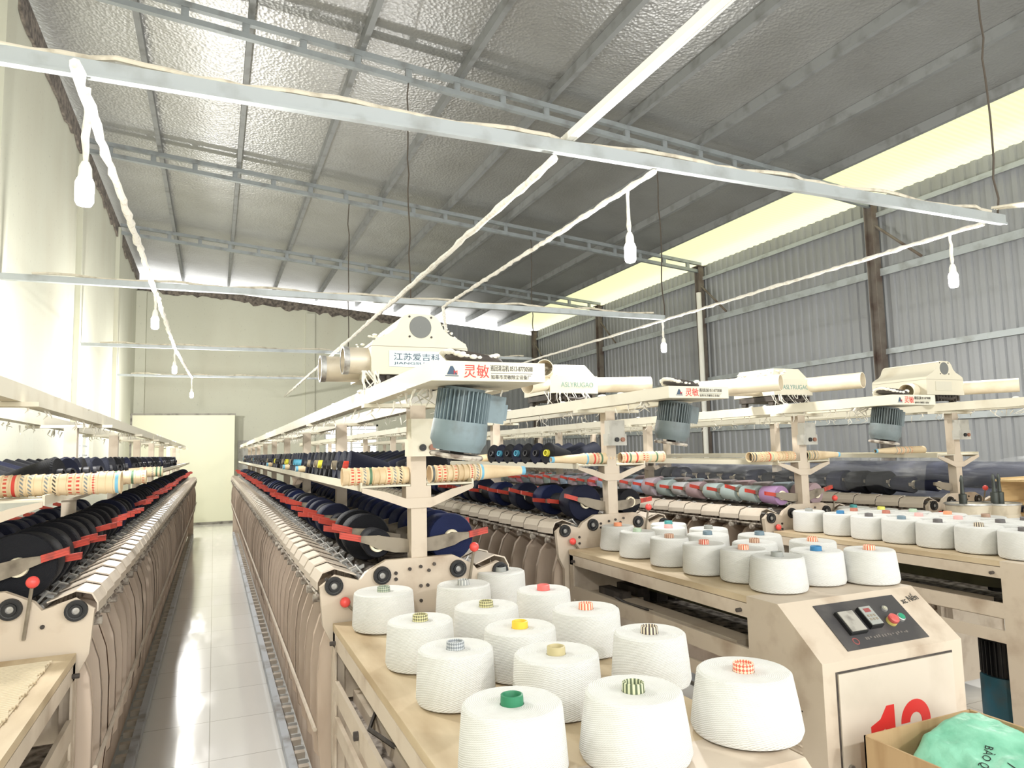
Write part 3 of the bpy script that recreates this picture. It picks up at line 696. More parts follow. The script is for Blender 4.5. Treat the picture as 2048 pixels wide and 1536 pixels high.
tube_stack((-.27, 3.46, zt0), (-1, 0), 10, True, 'second stack of nested paper tubes behind the fat one on the left machine', .031, [9, 0, 6, 0, 7, 6, 9, 1, 0, 9])
tube_stack((-.28, 4.68, zt0), (-1, 0), 6, True, 'third short stack of paper tubes far along the left machine shelf')
tube_stack((.405, 2.46, zt0), (1, 0), 11, False, 'stack of nested paper tubes left of the near post, open wide end', .032, [0, 1, 1, 4, 6, 0, 0, 1, 4, 7, 0])
tube_stack((.72, 2.48, zt0), (1, .01), 10, True, 'stack of nested paper tubes right of the near post with a long blue-tipped nose', .032, [8, 1, 1, 0, 9, 0, 0, 5, 4, 2])
for y, x, n, lab in ((4.2, .62, 1, 'single pale paper tube crossing the shelf edge, nearest one right of the aisle'), (5.02, .62, 1, 'pale paper tube crossing the shelf, second back right of the aisle'), (6.62, .62, 1, 'pale paper tube crossing the shelf, third back right of the aisle')):
    tube_stack((x, y, zt0), (-1, 0), n, True, lab, .03, [9])
tube_stack((1.93, 3.21, zt0+.025), (-1, 0), 9, True, 'stack of paper tubes left of the second blower post with blue-rimmed tip', .03, [9, 5, 0, 6, 1, 3, 0, 2, 0])
tube_stack((2.27, 3.24, zt0+.025), (-1, 0), 13, False, 'stack of paper tubes right of the second blower post', .03, [9, 0, 6, 0, 10, 9, 1, 0, 3, 0, 6, 3, 9])
tube_stack((2.08, 4.9, zt0+.025), (-1, 0), 11, True, 'stack of paper tubes, nose over shelf edge behind the blue motor', .03, [1, 0, 9, 0, 6, 0, 8, 9, 0, 1, 0])
tube_stack((2.32, 4.3, zt0+.025), (-1, .0), 13, False, 'faded stack of paper tubes behind the one right of the second blower post', .028)
tube_stack((2.87, 3.24, zt0+.005), (1, 0), 16, False, 'stack of paper tubes left of the third blower post with dark open end', .03, [8, 8, 0, 9, 0, 9, 3, 10, 0, 9, 0, 0, 9, 0, 0, 9])
tube_stack((3.3, 3.24, zt0+.005), (1, 0), 5, True, 'stack of paper tubes right of the third blower post with pale nose', .03, [6, 4, 8, 4, 0])
tube_stack((4.55, 3.4, zt0+.015), (-1, 0), 14, True, 'brownish stack of paper tubes on the shelf of the plastic-draped machine', .027, [0]*6+[9, 4, 9, 4, 9, 4, 9, 4])
# ------------------------------------------------------------------ travelling blowers on the tracks
def undercarriage(t, w=.3, d=.34):
    b = MB()
    for x in (-w/2+.02, w/2-.02):
        for y in (.05, d-.05): b.disc((x-.012, y, .02), (1, 0, 0), .02, .024, 14)
    b.build('wheels', M_dark, t)
    b = MB().box(-w/2, w/2, .02, d-.02, .03, .06)
    for k in range(9): b.box(-w/2+.02+k*.03, -w/2+.03+k*.03, -.01, .02, .02, .055)
    b.tube([(-.08, .0, .04), (.02, -.02, .03), (.09, .0, .045)], .01, 6)
    b.build('undercarriage', M_dark, t)
def open_pipe(b, p0, p1, r, n=24, wall=.004):
    p0, p1 = Vector(p0), Vector(p1); d = (p1-p0); L = d.length
    return b.lathe([(.0005, L*.95), (r-wall, L*.95), (r-wall, 0), (r, 0), (r, L), (.0005, L)], p0, d, n)
def bell_blower(x, y, z, lab, inscr):
    t = thing('overhead_blower', lab, 'blower', (x, y, z), 0, 'overhead blowers')
    undercarriage(t)
    half = [(.185, .06), (.185, .165), (.178, .182), (.15, .198), (.115, .213), (.09, .235), (.078, .262), (.062, .282), (.04, .29)]
    prof = [(a, c) for a, c in half]+[(-a, c) for a, c in reversed(half)]
    MB().prism(prof, 'y', 0, .42).build('housing', M_ivory, t, angle=25)
    MB().box(-.186, .186, -.001, 0, .163, .1645).box(-.187, -.185, 0, .42, .163, .1645).build('seam', M_arm, t)
    MB().disc((0, .004, .24), (0, -1, 0), .042, .006, 30).build('fan_inlet', M_fan, t)
    b = MB()
    for a in (-.042, .042):
        for c in (.203, .278): b.disc((a, .003, c), (0, -1, 0), .004, .006, 8)
    b.build('screws', M_dark, t)
    return t
bA = bell_blower(.705, 2.52, 1.826, 'cream blower housing with round fan grille and blue-lettered plate, on the nearest track', True)
pl = MB().box(-.12, .15, -.003, 0, .088, .148).build('name_plate', M_plate, bA)
text('lettering', '江苏爱吉科', M_navy_t, pl, (-.015, -.0034, .126), (1, 0, 0), (0, 0, 1), .027, .175)
text('lettering', 'JIANGSU  A.J', M_navy_t, pl, (-.02, -.0034, .1005), (1, 0, 0), (0, 0, 1), .011, .165)
for (y0, x1, z) in ((.07, -.275, .115), (.26, -.33, .105)):
    open_pipe(MB(), (x1, y0, z), (-.18, y0, z), .05).build('nozzle', mat('nozzle_tin', (206, 196, 178), .4, .35, dirt=(160, 146, 124), scale=8), bA)
    MB().lathe([(.046, .0), (.052, 0), (.052, .02), (.046, .02)], (x1-.002, y0, z), (1, 0, 0), 24).build('nozzle_rim', M_steel, bA)
b = MB()
for k in range(26): b.sphere((-.185+random.uniform(0, .12), random.uniform(.02, .4), .2+random.uniform(0, .02)), random.uniform(.004, .010), 5, 0, .6)
for k in range(40): q = random.random(); b.sphere((.19-.1*q, random.uniform(.02, .1), .17+.09*q), random.uniform(.003, .006), 5)
for k in range(12): x = random.uniform(-.22, -.16); b.tube([(x, -.0, .07), (x+random.uniform(-.02, .03), -.02, .03), (x+random.uniform(-.03, .06), -.03, -.02)], [.004, .003, .001], 4)
tag(b.build('lint', M_lint, bA), kind='stuff')

def box_blower(x, y, z, lab, nozz, body_text):
    t = thing('overhead_blower', lab, 'blower', (x, y, z), 0, 'overhead blowers')
    undercarriage(t)
    MB().box(-.155, .155, 0, .36, .065, .165).build('housing', M_ivory, t)
    vs = [(-.15, .02, .165), (.15, .02, .165), (.15, .36, .165), (-.15, .36, .165), (-.10, .05, .235), (.1, .05, .235), (.08, .34, .24), (-.12, .34, .24)]
    MB().add(vs, [(0, 1, 5, 4), (1, 2, 6, 5), (2, 3, 7, 6), (3, 0, 4, 7), (4, 5, 6, 7), (3, 2, 1, 0)]).build('hood', M_ivory, t)
    text('lettering', body_text, M_grn_t, t, (.02, -.0006, .115), (1, 0, 0), (0, 0, 1), .028, .21)
    for (p0, p1, r) in nozz: open_pipe(MB(), p0, p1, r).build('nozzle', mat('duct_cream', (232, 220, 196), .5, dirt=(206, 190, 164), scale=6), t)
    b = MB()
    for k in range(60): b.sphere((random.uniform(-.16, -.05), random.uniform(.0, .36), .19+random.uniform(0, .035)), random.uniform(.005, .013), 5, 0, .6)
    for k in range(16): x = random.uniform(-.2, .1); b.tube([(x, -.005, .07), (x+random.uniform(-.02, .03), -.02, .03), (x+random.uniform(-.03, .06), -.03, 0)], [.003, .002, .001], 4)
    tag(b.build('lint', M_lint, t), kind='stuff')
    return t
box_blower(1.9, 3.55, 1.85, 'cream box-shaped blower with green lettering and a blank hood, second track from the left', [((-.215, -.06, .2), (-.12, .1, .2), .048), ((-.31, -.03, .1), (-.15, .05, .13), .045), ((.52, -.0, .125), (.14, .12, .125), .046)], 'ASLYRUGAO')
box_blower(3.3, 3.3, 1.832, 'cream box-shaped blower whose green lettering is half hidden by a duct, third track', [((-.33, -.24, .115), (-.58, .2, .11), .047), ((-.5, .06, .1), (-.15, .16, .11), .04), ((.27, -.28, .135), (.12, .1, .13), .048)], 'ASLYRUGAO')
bD = bell_blower(4.55, 3.2, 1.842, 'dusty cream blower housing with round fan grille at the right, on the farthest track', False)
for p0, p1, r in (((.37, -.25, .11), (.17, .1, .11), .046), ((-.36, .02, .08), (-.15, .12, .1), .05)):
    open_pipe(MB(), p0, p1, r).build('nozzle', mat('duct_cream', (232, 220, 196)), bD)
MB().box(-.1, .06, -.003, 0, .09, .15).build('name_plate', mat('faded_plate', (206, 202, 186)), bD)

# ------------------------------------------------------------------ work tables and control cabinets at the machine heads
def table(xc, y0, T, lab, L=1.28, hw=.3, full=True):
    t = thing('work_table', lab, 'table', (xc, y0, 0), 0, 'work tables')
    tp = MB().box(-hw, hw, -L, -.015, T-.022, T).build('table_top', M_wood, t)
    for s in (-1, 1):
        MB().box(s*hw, s*(hw-.012), -L, -.02, T-.07, T-.0245).box(s*(hw-.012), s*(hw-.03), -L, -.02, T-.034, T-.0245).build('apron', M_cream, t)
        MB().box(s*hw, s*(hw-.006), -.055, -.02, 0, T-.022).box(s*(hw-.006), s*(hw-.035), -.03, -.02, 0, T-.022).build('leg', M_cream, t)
        MB().box(s*hw, s*(hw-.012), -L, -.055, T-.23, T-.17).box(s*(hw-.012), s*(hw-.035), -L, -.055, T-.235, T-.222).build('drawer_rail', M_cream, t)
        MB().box(s*hw, s*(hw-.012), -L, -.055, T-.33, T-.28).build('lower_rail', M_cream, t)
        b = MB()
        for y in (-.07, -L+.03): b.tube([(s*hw, y, T-.05), (s*(hw+.018), y, T-.05)], .007, 8)
        for y in (-.45, -.85): b.tube([(s*hw, y, T-.2), (s*(hw+.012), y, T-.2)], .012, 10)
        b.build('bolts', M_dark, t)
    MB().box(-hw+.03, hw-.03, -L*.98, -.06, T-.24, T-.225).build('shelf', M_bed, t)
    MB().box(-hw+.06, -hw+.14, -L*.9, -L*.3, T-.225, T-.18).box(-hw+.05, -hw+.2, -L*.28, -.1, T-.225, T-.19).build('tray', M_cream, t)
    g = MB()
    for k in range(4): g.box(-hw+.08+.1*k, -hw+.14+.1*k, -.35, -.16, T-.22, T-.16+.01*k)
    g.tube([(-hw+.1, -.25, T-.19), (-hw+.02, -.5, T-.17), (-hw+.12, -.75, T-.2), (-hw+.02, -1.1, T-.2)], .006, 6)
    g.build('machine_links', M_dark, t)
    return t
def guard(xc, y0, T, lab):
    a, c, r = -1.05, -.2, .12
    pts = [(r*math.cos(k*math.pi/10), c+r*math.sin(k*math.pi/10)) for k in range(11)]+[(-r*math.cos(k*math.pi/10), a-r*math.sin(k*math.pi/10)) for k in range(11)]
    b = MB().prism(pts, 'z', 0, .085); o = b.build('belt_guard', M_olive, None, (xc+.05, y0, T-.16))
    tag(o, lab, 'belt guard', 'belt guards under the tables')
    MB().prism([(x*1.03, y*1.0) for x, y in pts], 'z', .085, .09).build('guard_lid', M_olive, o)
    MB().lathe([(.0005, -.03), (.05, -.03), (.05, 0), (.0005, 0)], (0, a, 0)).build('pulley_boss', M_black, o)
    return o
def cabinet(xc, y0, T, lab, hw=.3):
    t = thing('control_cabinet', lab, 'cabinet', (xc, y0, 0), 0, 'control cabinets')
    prof = [(-1.28, 0.05), (-1.28, T), (-1.42, T), (-1.585, T-.14), (-1.585, .05)]
    b = MB().prism(prof, 'x', -hw, hw)
    b.build('body', M_cream, t)
    MB().box(-hw+.02, hw-.02, -1.57, -1.3, 0, .05).build('plinth', M_dark, t)
    MB().box(-hw+.055, hw-.055, -1.591, -1.585, .1, T-.175).build('door', mat('cabinet_door_paint', (204, 193, 178), .5, dirt=(176, 164, 148), scale=5, amt=.5), t)
    MB().box(-hw+.049, hw-.049, -1.5865, -1.5845, .094, T-.169).build('door_gap', M_dark, t)
    lk = MB().disc((-hw+.08, -1.591, T-.44), (0, -1, 0), .011, .008, 14).build('lock', M_steel, t)
    b = MB()
    for k in range(7): b.obox((-hw-.004, -1.44, T-.36-.02*k), (.005, 0, -.003), (0, .05, 0), (0, 0, .003))
    b.build('louvres', M_cream, t)
    MB().box(-hw-.001, -hw, -1.5, -1.496, .8, .804).build('screw', M_dark, t)
    return t
table(.665, 2.41, 1.05, 'plywood-topped work table in the foreground covered with fourteen white cones')
table(-.655, 2.41, 1.05, 'plywood-topped work table at the lower left corner, without cones')
table(1.93, 3.17, 1.1, 'plywood-topped work table with white cones behind the number twelve cabinet')
table(3.27, 3.2, 1.1, 'plywood-topped work table crowded with white cones at the right')
table(4.57, 3.13, 1.09, 'plywood-topped work table with tin pails, behind the crowded cone table')
guard(1.93, 3.17, 1.1, 'dark olive belt guard under the table behind the number twelve cabinet')
guard(3.27, 3.2, 1.1, 'dark olive belt guard with rounded end under the crowded cone table')
guard(.665, 2.41, 1.05, 'dark belt guard under the foreground cone table')
cA = cabinet(.665, 2.41, 1.05, 'beige control cabinet at the bottom edge carrying the nearest white cones')
cB = cabinet(1.93, 3.17, 1.1, 'beige control cabinet with dark control panel and red number twelve')
cC = cabinet(3.27, 3.2, 1.1, 'beige control cabinet at the right edge under the crowded cones')
for xc, y0, T, m, lab in ((3.15, 2.05, .38, M_teal, 'teal electric motor standing under the crowded cone table'), (1.85, 2.2, .3, M_teal, 'dark teal motor low under the table behind the number twelve cabinet')):
    t = thing('drive_motor', lab, 'motor', (xc, y0, T), 0, 'drive motors')
    MB().lathe([(.0005, 0), (.085, 0), (.095, .02), (.095, .2), (.09, .21), (.0005, .21)]).build('cowl', m, t)
    b = MB().lathe([(.0005, .21), (.075, .21), (.075, .36), (.0005, .36)])
    for k in range(28): a = 2*math.pi*k/28; b.obox((.082*math.cos(a), .082*math.sin(a), .285), (.01*math.cos(a), .01*math.sin(a), 0), (-.002*math.sin(a), .002*math.cos(a), 0), (0, 0, .07))
    b.build('finned_body', M_black, t)
    MB().box(-.12, .12, -.12, .12, -T, -T+.05).box(-.1, .1, -.1, .1, -T+.05, -.0).build('mount', M_dark, t)
# control panel on the cabinet's slope
n_s = Vector((0, -.14, .165)).normalized(); up_s = Vector((0, .165, .14)).normalized(); rt = Vector((1, 0, 0))
cs = Vector((0, -1.5025, 1.03))
def on_slope(u, v, w=0): return cs+rt*u+up_s*v+n_s*w
pn = MB().obox(on_slope(.0, -.001, .001), rt*.176, up_s*.083, n_s*.002).build('control_panel', M_panel, cB)
f = MB().obox(on_slope(-.09, 0.0020, .008), rt*.035, up_s*.04, n_s*.007).build('counter_cover', M_black, pn)
MB().obox(on_slope(-.088, 0.0030, .016), rt*.031, up_s*.036, n_s*.0015).build('counter_window', mat('dusty_clear', (170, 166, 158), .3, dirt=(130, 126, 120), scale=30), f)
f = MB().obox(on_slope(-.005, 0.0080, .01), rt*.026, up_s*.036, n_s*.009).build('speed_controller', M_black, pn)
MB().obox(on_slope(-.004, 0.0095, .02), rt*.024, up_s*.033, n_s*.0015).build('controller_face', mat('dusty_face', (158, 160, 156), .4), f)
MB().obox(on_slope(-.004, 0.0280, .0216), rt*.013, up_s*.007, n_s*.0006).build('display', mat('red_display', (150, 80, 80), .3), f)
b = MB()
for i in range(3):
    for j in range(2): b.obox(on_slope(-.017+.013*i, .008-.013*j, .0218), rt*.004, up_s*.004, n_s*.0006)
b.build('keys', M_arm, f)
MB().disc(on_slope(.075, -.014, 0), n_s, .017, .01, 20).build('stop_collar', mat('yellow_collar', (206, 188, 110), .5), pn)
MB().lathe([(.0005, 0), (.011, 0), (.011, .006), (.017, .008), (.017, .016), (.013, .02), (.0005, .021)], on_slope(.075, -.014, .008), n_s, 20).build('stop_button', mat('dusty_red', (200, 92, 88), .4), pn)
MB().lathe([(.0005, 0), (.014, 0), (.014, .008), (.012, .01), (.0005, .01)], on_slope(.125, -.006, .003), n_s, 20).build('start_ring', M_steel, pn)
MB().disc(on_slope(.125, -.006, .01), n_s, .011, .005, 18).build('start_button', mat('green_button', (50, 150, 116), .4), pn)
MB().disc(on_slope(.09, .033, .002), n_s, .01, .008, 16).build('lamp_ring', M_steel, pn); MB().disc(on_slope(.09, .033, .01), n_s, .007, .003, 14).build('indicator_lamp', mat('lamp_grey', (170, 168, 150)), pn)
b = MB().lathe([(.009, 0), (.012, 0), (.012, .0008), (.009, .0008)], on_slope(-.12, -.058, .003), n_s, 22)
b.build('emblem', mat('dull_red', (150, 80, 78)), pn)
b = MB()
for k in range(16):
    b.obox(on_slope(-.075+.012*k+random.uniform(-.002, .002), -.054+random.uniform(-.002, .002), .0035), rt*.0035, up_s*random.uniform(.002, .005), n_s*.0004)
b.build('worn_print', mat('worn_print', (110, 104, 100)), pn)
text('handwriting', 'xc Nến', M_blk_t, cB, on_slope(.235, .062, .002), rt+up_s*.12, up_s, .03, .085, .0005)
# the number on the door: a bold 1 and 2
zb = .625
MB().prism([(-.082, zb), (-.03, zb), (-.03, zb+.185), (-.062, zb+.185), (-.09, zb+.15), (-.13, zb+.135), (-.13, zb+.095), (-.1, zb+.105), (-.072, zb+.122)], 'y', -1.5918, -1.591).build('number', M_red_t, cB)
co, ro, ri = (.06, zb+.122), .064, .026
arc = [(co[0]+ro*math.cos(math.radians(a)), co[1]+ro*math.sin(math.radians(a))) for a in range(180, -31, -10)]
arc2 = [(co[0]+ri*math.cos(math.radians(a)), co[1]+ri*math.sin(math.radians(a))) for a in range(-30, 181, 10)]
MB().prism(arc+[(.062, zb+.042), (.125, zb+.042), (.125, zb), (-.005, zb), (-.005, zb+.03)]+arc2, 'y', -1.5918, -1.591).build('number', M_red_t, cB)

# ------------------------------------------------------------------ white cones on the tables
def white_cone_mesh(dt, db, h):
    rt_, rb = dt/2, db/2
    return MB().lathe([(.024, .004), (rb*.86, .002), (rb*.96, .006), (rb, .016), (rb-(rb-rt_)*.5, h*.55), (rt_, h-.012), (rt_*.985, h-.004), (rt_*.93, h), (rt_*.4, h-.002), (.021, h-.003)], n=56).mesh('yarn_cone', Y_white)
def collar(name): return COL[name]
COL = {}
for nm, (base, c2, kind, n) in {'grey_green_dots': ((176, 182, 160), (110, 124, 112), 'check', 10), 'olive_dots': ((206, 200, 150), (110, 108, 80), 'check', 10), 'grey_diamonds': ((186, 190, 192), (120, 126, 132), 'check', 12), 'grey_stripes': ((200, 200, 196), (150, 152, 152), 'stripe', 12),
        'orange_stripes': ((236, 214, 186), (216, 110, 84), 'stripe', 14), 'black_stripes': ((220, 206, 180), (70, 60, 62), 'stripe', 14), 'green_stripes': ((200, 204, 170), (84, 96, 70), 'stripe', 14), 'red_marks': ((232, 208, 180), (212, 96, 76), 'check', 9), 'brown_stripes': ((206, 176, 150), (150, 104, 84), 'stripe', 14), 'red_stripes': ((226, 190, 170), (196, 76, 60), 'stripe', 13)}.items():
    COL[nm] = banded('collar_'+nm, base, c2, kind, 'z', n)
for nm, c in {'green': (44, 124, 88), 'olive': (186, 174, 132), 'yellow': (232, 192, 60), 'grey': (150, 152, 148), 'pink_red': (226, 110, 104), 'blue': (50, 120, 168), 'teal': (70, 150, 150), 'pink': (226, 170, 166), 'pale_green': (176, 196, 172), 'orange': (232, 150, 110), 'dark': (96, 92, 92), 'rust': (176, 110, 92), 'pale_yellow': (230, 226, 110), 'slate': (110, 130, 142), 'brown': (170, 140, 120)}.items():
    COL[nm] = mat('collar_'+nm, c, .5)
def collar_mesh(nm, h): return MB().lathe([(.0155, h-.05), (.0155, h+.011), (.017, h+.0135), (.0195, h+.0125), (.0205, h-.01), (.0205, h-.05)], n=28).mesh('cone_tube', COL[nm])
def white_cone(x, y, T, dt, taper, col, lab, group, h=.117):
    dt = min(max(dt, .16), .19); me = white_cone_mesh(dt, dt*taper, h)
    o = link('yarn_cone', me, None, (x, y, T), (0, 0, random.uniform(0, 6.28)))
    tag(o, lab, 'yarn cone', group); link('cone_tube', collar_mesh(col, h), o)
for x, y, d, tp, col, lab in (
    (.5, 2.25, .186, 1.05, 'grey_green_dots', 'white yarn cone at the back left corner of the foreground table, grey-green dotted tube'),
    (.5, 1.82, .17, 1.06, 'olive_dots', 'white yarn cone with olive dotted tube, second along the left edge of the foreground table'),
    (.5, 1.53, .168, 1.05, 'grey_diamonds', 'white yarn cone with grey diamond-patterned tube near the left table edge'),
    (.48, 1.16, .176, 1.08, 'green', 'white yarn cone with solid green tube, nearest the camera'),
    (.68, 1.39, .182, 1.06, 'olive', 'white yarn cone with plain olive tube right behind the green-tubed cone'),
    (.7, 1.63, .176, 1.05, 'yellow', 'white yarn cone with solid yellow tube in the middle of the foreground table'),
    (.71, 1.89, .18, 1.05, 'olive_dots', 'white yarn cone with olive dotted tube in the middle, behind the yellow-tubed cone'),
    (.76, 2.23, .174, 1.07, 'grey_stripes', 'white yarn cone with grey striped tube in front of the end plate'),
    (.96, 2.4, .174, 1.03, 'grey', 'white yarn cone farthest back on the foreground table, grey tube'),
    (.95, 2.02, .165, 1.05, 'pink_red', 'white yarn cone with flush pink-red tube on the foreground table'),
    (.94, 1.73, .182, 1.04, 'orange_stripes', 'white yarn cone with orange striped tube at the right edge of the foreground table'),
    (.95, 1.44, .168, 1.1, 'black_stripes', 'white yarn cone with black striped tube on the foreground table'),
    (.7, 1.12, .176, 1.14, 'green_stripes', 'white yarn cone with green striped tube, second nearest the camera'),
    (.95, 1.12, .18, 1.16, 'red_marks', 'white yarn cone with red printed tube alone at the right of the foreground')):
    white_cone(x, y, 1.05, d, tp, col, lab, 'white cones on the foreground table')
for x, y, d, tp, col, lab in (
    (1.84, 3.03, .16, 1.14, 'orange', 'white yarn cone with orange tube, farthest back on the left edge of the second table'),
    (1.79, 2.78, .16, 1.06, 'pale_green', 'white yarn cone with pale green tube, second along the left edge of the second table'),
    (1.78, 2.52, .16, 1.04, 'brown_stripes', 'white yarn cone with brown striped tube, third along the left edge of the second table'),
    (1.78, 2.29, .165, 1.04, 'red_stripes', 'white yarn cone with red striped tube, fourth along the left edge of the second table'),
    (1.81, 2.1, .168, 1.05, 'orange_stripes', 'white yarn cone with orange striped tube behind the front cone of the second table'),
    (1.79, 1.91, .176, 1.1, 'grey', 'white yarn cone nearest on the second table, above the control panel, flush grey tube'),
    (2.0, 1.94, .18, 1.07, 'blue', 'white yarn cone with solid blue tube above the control panel'),
    (2.17, 1.86, .169, 1.12, 'orange_stripes', 'white yarn cone with orange striped tube alone at the right end of the second table'),
    (2.18, 2.13, .174, 1.04, 'orange_stripes', 'white yarn cone with orange striped tube behind the blue-tubed cone'),
    (2.15, 2.39, .178, 1.12, 'slate', 'white yarn cone with slate tube at the right edge of the second table'),
    (1.97, 2.22, .17, 1.05, 'brown_stripes', 'white yarn cone with brown striped tube in front of the slate-tubed cone'),
    (2.09, 2.96, .176, 1.06, 'teal', 'white yarn cone with teal tube at the back of the second table'),
    (1.99, 2.82, .16, 1.05, 'pink', 'white yarn cone with pink tube in front of the teal-tubed cone'),
    (2.12, 2.69, .174, 1.08, 'grey', 'white yarn cone with dark grey tube behind another grey-tubed cone on the second table'),
    (1.98, 2.52, .178, 1.05, 'slate', 'white yarn cone with flush slate tube in the middle of the second table')):
    white_cone(x, y, 1.1, d, tp, col, lab, 'white cones on the second table')
rowsC = ((3.12, 3.06, .172, 'grey'), (3.14, 2.86, .176, 'blue'), (3.13, 2.67, .175, 'dark'), (3.14, 2.49, .18, 'slate'), (3.14, 2.3, .186, 'dark'), (3.13, 2.1, .19, 'black_stripes'), (3.11, 1.9, .186, 'dark')), \
        ((3.31, 2.92, .178, 'rust'), (3.33, 2.73, .18, 'rust'), (3.33, 2.54, .184, 'pink'), (3.34, 2.34, .186, 'pink'), (3.34, 2.14, .186, 'dark'), (3.32, 1.94, .18, 'slate')), \
        ((3.49, 3.08, .176, 'teal'), (3.5, 2.9, .176, 'pale_yellow'), (3.51, 2.71, .178, 'pale_green'), (3.52, 2.52, .178, 'orange'), (3.53, 2.33, .178, 'brown'), (3.52, 2.14, .176, 'dark'))
for nm, row in zip(('front', 'middle', 'back'), rowsC):
    for k, (x, y, d, col) in enumerate(row):
        white_cone(x, y, 1.1, d, 1.03, col, 'white cone with %s tube, %s from left, %s row, crowded right-hand table' % (col.replace('_', ' '), nth(k+1), nm), 'white cones on the crowded right-hand table')

# ------------------------------------------------------------------ cardboard box with a green sack
cx0, cx1, cy0, cy1, cz = 1.68, 2.12, 1.0, 1.5, .785
t = thing('cardboard_box', 'open cardboard box in front of the number twelve cabinet holding a green sack', 'box', ((cx0+cx1)/2, (cy0+cy1)/2, 0))
w, d2 = (cx1-cx0)/2, (cy1-cy0)/2
MB().box(-w, w, -d2, d2, 0.0, .008).build('bottom', M_card, t)
for nm, a in (('side_panel', (-w, -w+.005, -d2, d2)), ('side_panel', (w-.005, w, -d2, d2)), ('end_panel', (-w, w, -d2, -d2+.005)), ('end_panel', (-w, w, d2-.005, d2))):
    MB().box(a[0], a[1], a[2], a[3], 0, cz).build(nm, M_card, t)
MB().add([(w, -d2, cz), (w, d2, cz), (w+.1, d2-.06, cz-.05), (w+.11, -d2+.04, cz-.06), (w+.004, -d2, cz), (w+.004, d2, cz), (w+.104, d2-.06, cz-.05), (w+.114, -d2+.04, cz-.06)], [(0, 1, 2, 3), (7, 6, 5, 4), (0, 4, 5, 1), (1, 5, 6, 2), (2, 6, 7, 3), (3, 7, 4, 0)]).build('flap', M_card, t)
def sack():
    from mathutils import noise
    n = 56; hx, hy = .205, .235; vs = []; fs = []
    def top(u, v):
        p = Vector((u*2.2+3, v*2.2, 0))
        wr = .012*noise.noise(p*.9)+.014*abs(noise.noise(Vector((u*1.5+v*.7, v*2.2-u, 3))))+.004*abs(noise.noise(p*2.2))
        base = .79+.05*u+.06*v-.05*u*u-.10*max(0, -v-.1)**1.5-.08*max(0, -u-.35)
        e = max(abs(u), abs(v)); rim = max(0, (e-.72)/.28)
        return base-.022-wr*1.6-.3*rim**2.2
    for i in range(n+1):
        for j in range(n+1):
            u, v = -1+2*i/n, -1+2*j/n; k = 1-.12*(u*u*v*v)
            vs.append((u*hx*k, v*hy*k, top(u, v)))
    for i in range(n):
        for j in range(n): a = i*(n+1)+j; fs.append((a, a+n+1, a+n+2, a+1))
    rim = [i*(n+1) for i in range(n+1)]+[n*(n+1)+j for j in range(1, n+1)]+[i*(n+1)+n for i in range(n-1, -1, -1)]+[j for j in range(n-1, 0, -1)]
    o = len(vs)
    for r in rim: x, y, z = vs[r]; vs.append((x*.97, y*.97, .012))
    m = len(rim)
    for k in range(m): fs.append((rim[k], rim[(k+1) % m], o+(k+1) % m, o+k))
    fs.append(tuple(o+k for k in range(m)))
    t = NT('mint_woven_sack'); t.b.inputs['Roughness'].default_value = .42; c = t.coord()
    g = t.noise(c, 16, 7); t.bump(g, .6, .016)
    t.l(t.mix(t.ramp(g, .4, .7), lin((140, 204, 176)), lin((108, 176, 146))), t.b.inputs['Base Color'])
    o = MB().add(vs, fs).build('woven_sack', t.m, None, ((cx0+cx1)/2, (cy0+cy1)/2, 0), angle=180)
    return tag(o, 'crumpled mint green woven sack with black print, inside the cardboard box', 'sack')
sk = sack()
def on_sack(name, body, u, v, h, w, ang):
    """printed on the sack: letters laid on its surface"""
    bpy.context.view_layer.update()
    r = Vector((math.cos(ang), math.sin(ang), 0)); upv = Vector((-math.sin(ang), math.cos(ang), 0))
    o = text(name, body, M_blk_t, sk, (u, v, 0), r, upv, h, w, .0)
    for vt in o.data.vertices:
        hit, loc, nor, ix = sk.ray_cast(Vector((vt.co.x, vt.co.y, 1)), Vector((0, 0, -1)))
        vt.co.z = (loc.z if hit else .1)+.0025+(.0004 if vt.co.z > 0 else 0)
on_sack('print', 'BẢO QUẢN: NƠI', -.07, .02, .03, .2, math.radians(203))
on_sack('print', 'NHÀ MÁY', -.06, -.04, .028, .13, math.radians(203))
on_sack('print', 'KCX', -.06, -.09, .026, .06, math.radians(203))

# ------------------------------------------------------------------ pails, crate, plastic film, ribbed card
for x, y, r, h, lab in ((4.18, 2.86, .12, .125, 'dented tin pail standing left on the far table at the right'), (4.42, 2.84, .12, .115, 'dented tin pail beside the crate on the far table at the right')):
    t = thing('tin_pail', lab, 'pail', (x, y, 1.09), 0, 'tin pails')
    MB().lathe([(.0005, 0), (r*.94, 0), (r*.96, .05), (r*.93, .055), (r, h), (r*.97, h), (r*.92, .06), (r*.9, .01), (.0005, .01)], n=32).build('pail_body', mat('dirty_tin', (206, 196, 176), .45, .2, dirt=(150, 136, 112), scale=10), t)
    MB().lathe([(r*.99, h-.006), (r*1.05, h-.004), (r*1.05, h+.004), (r*.99, h+.006)], n=32).build('rim', M_steel, t)
for x, y, lab in ((4.14, 2.86, 'dark spindle with pale tip standing in the left tin pail'), (4.4, 2.84, 'dark spindle with white tip standing in the right tin pail'), (4.45, 2.84, 'thin grey spindle in the right tin pail, right of the white-tipped one')):
    tag(MB().lathe([(.0005, 0), (.02, 0), (.022, .17), (.012, .175), (.009, .24), (.012, .25), (.006, .28), (.0005, .285)], n=14).build('spindle', mat('spindle_dark', (70, 74, 70), .4, .4), None, (x, y, 1.102)), lab, 'spindle', 'spindles in the tin pails')
t = thing('wooden_crate', 'rough pale wooden crate on the far table at the right edge', 'crate', (4.78, 2.82, 1.09))
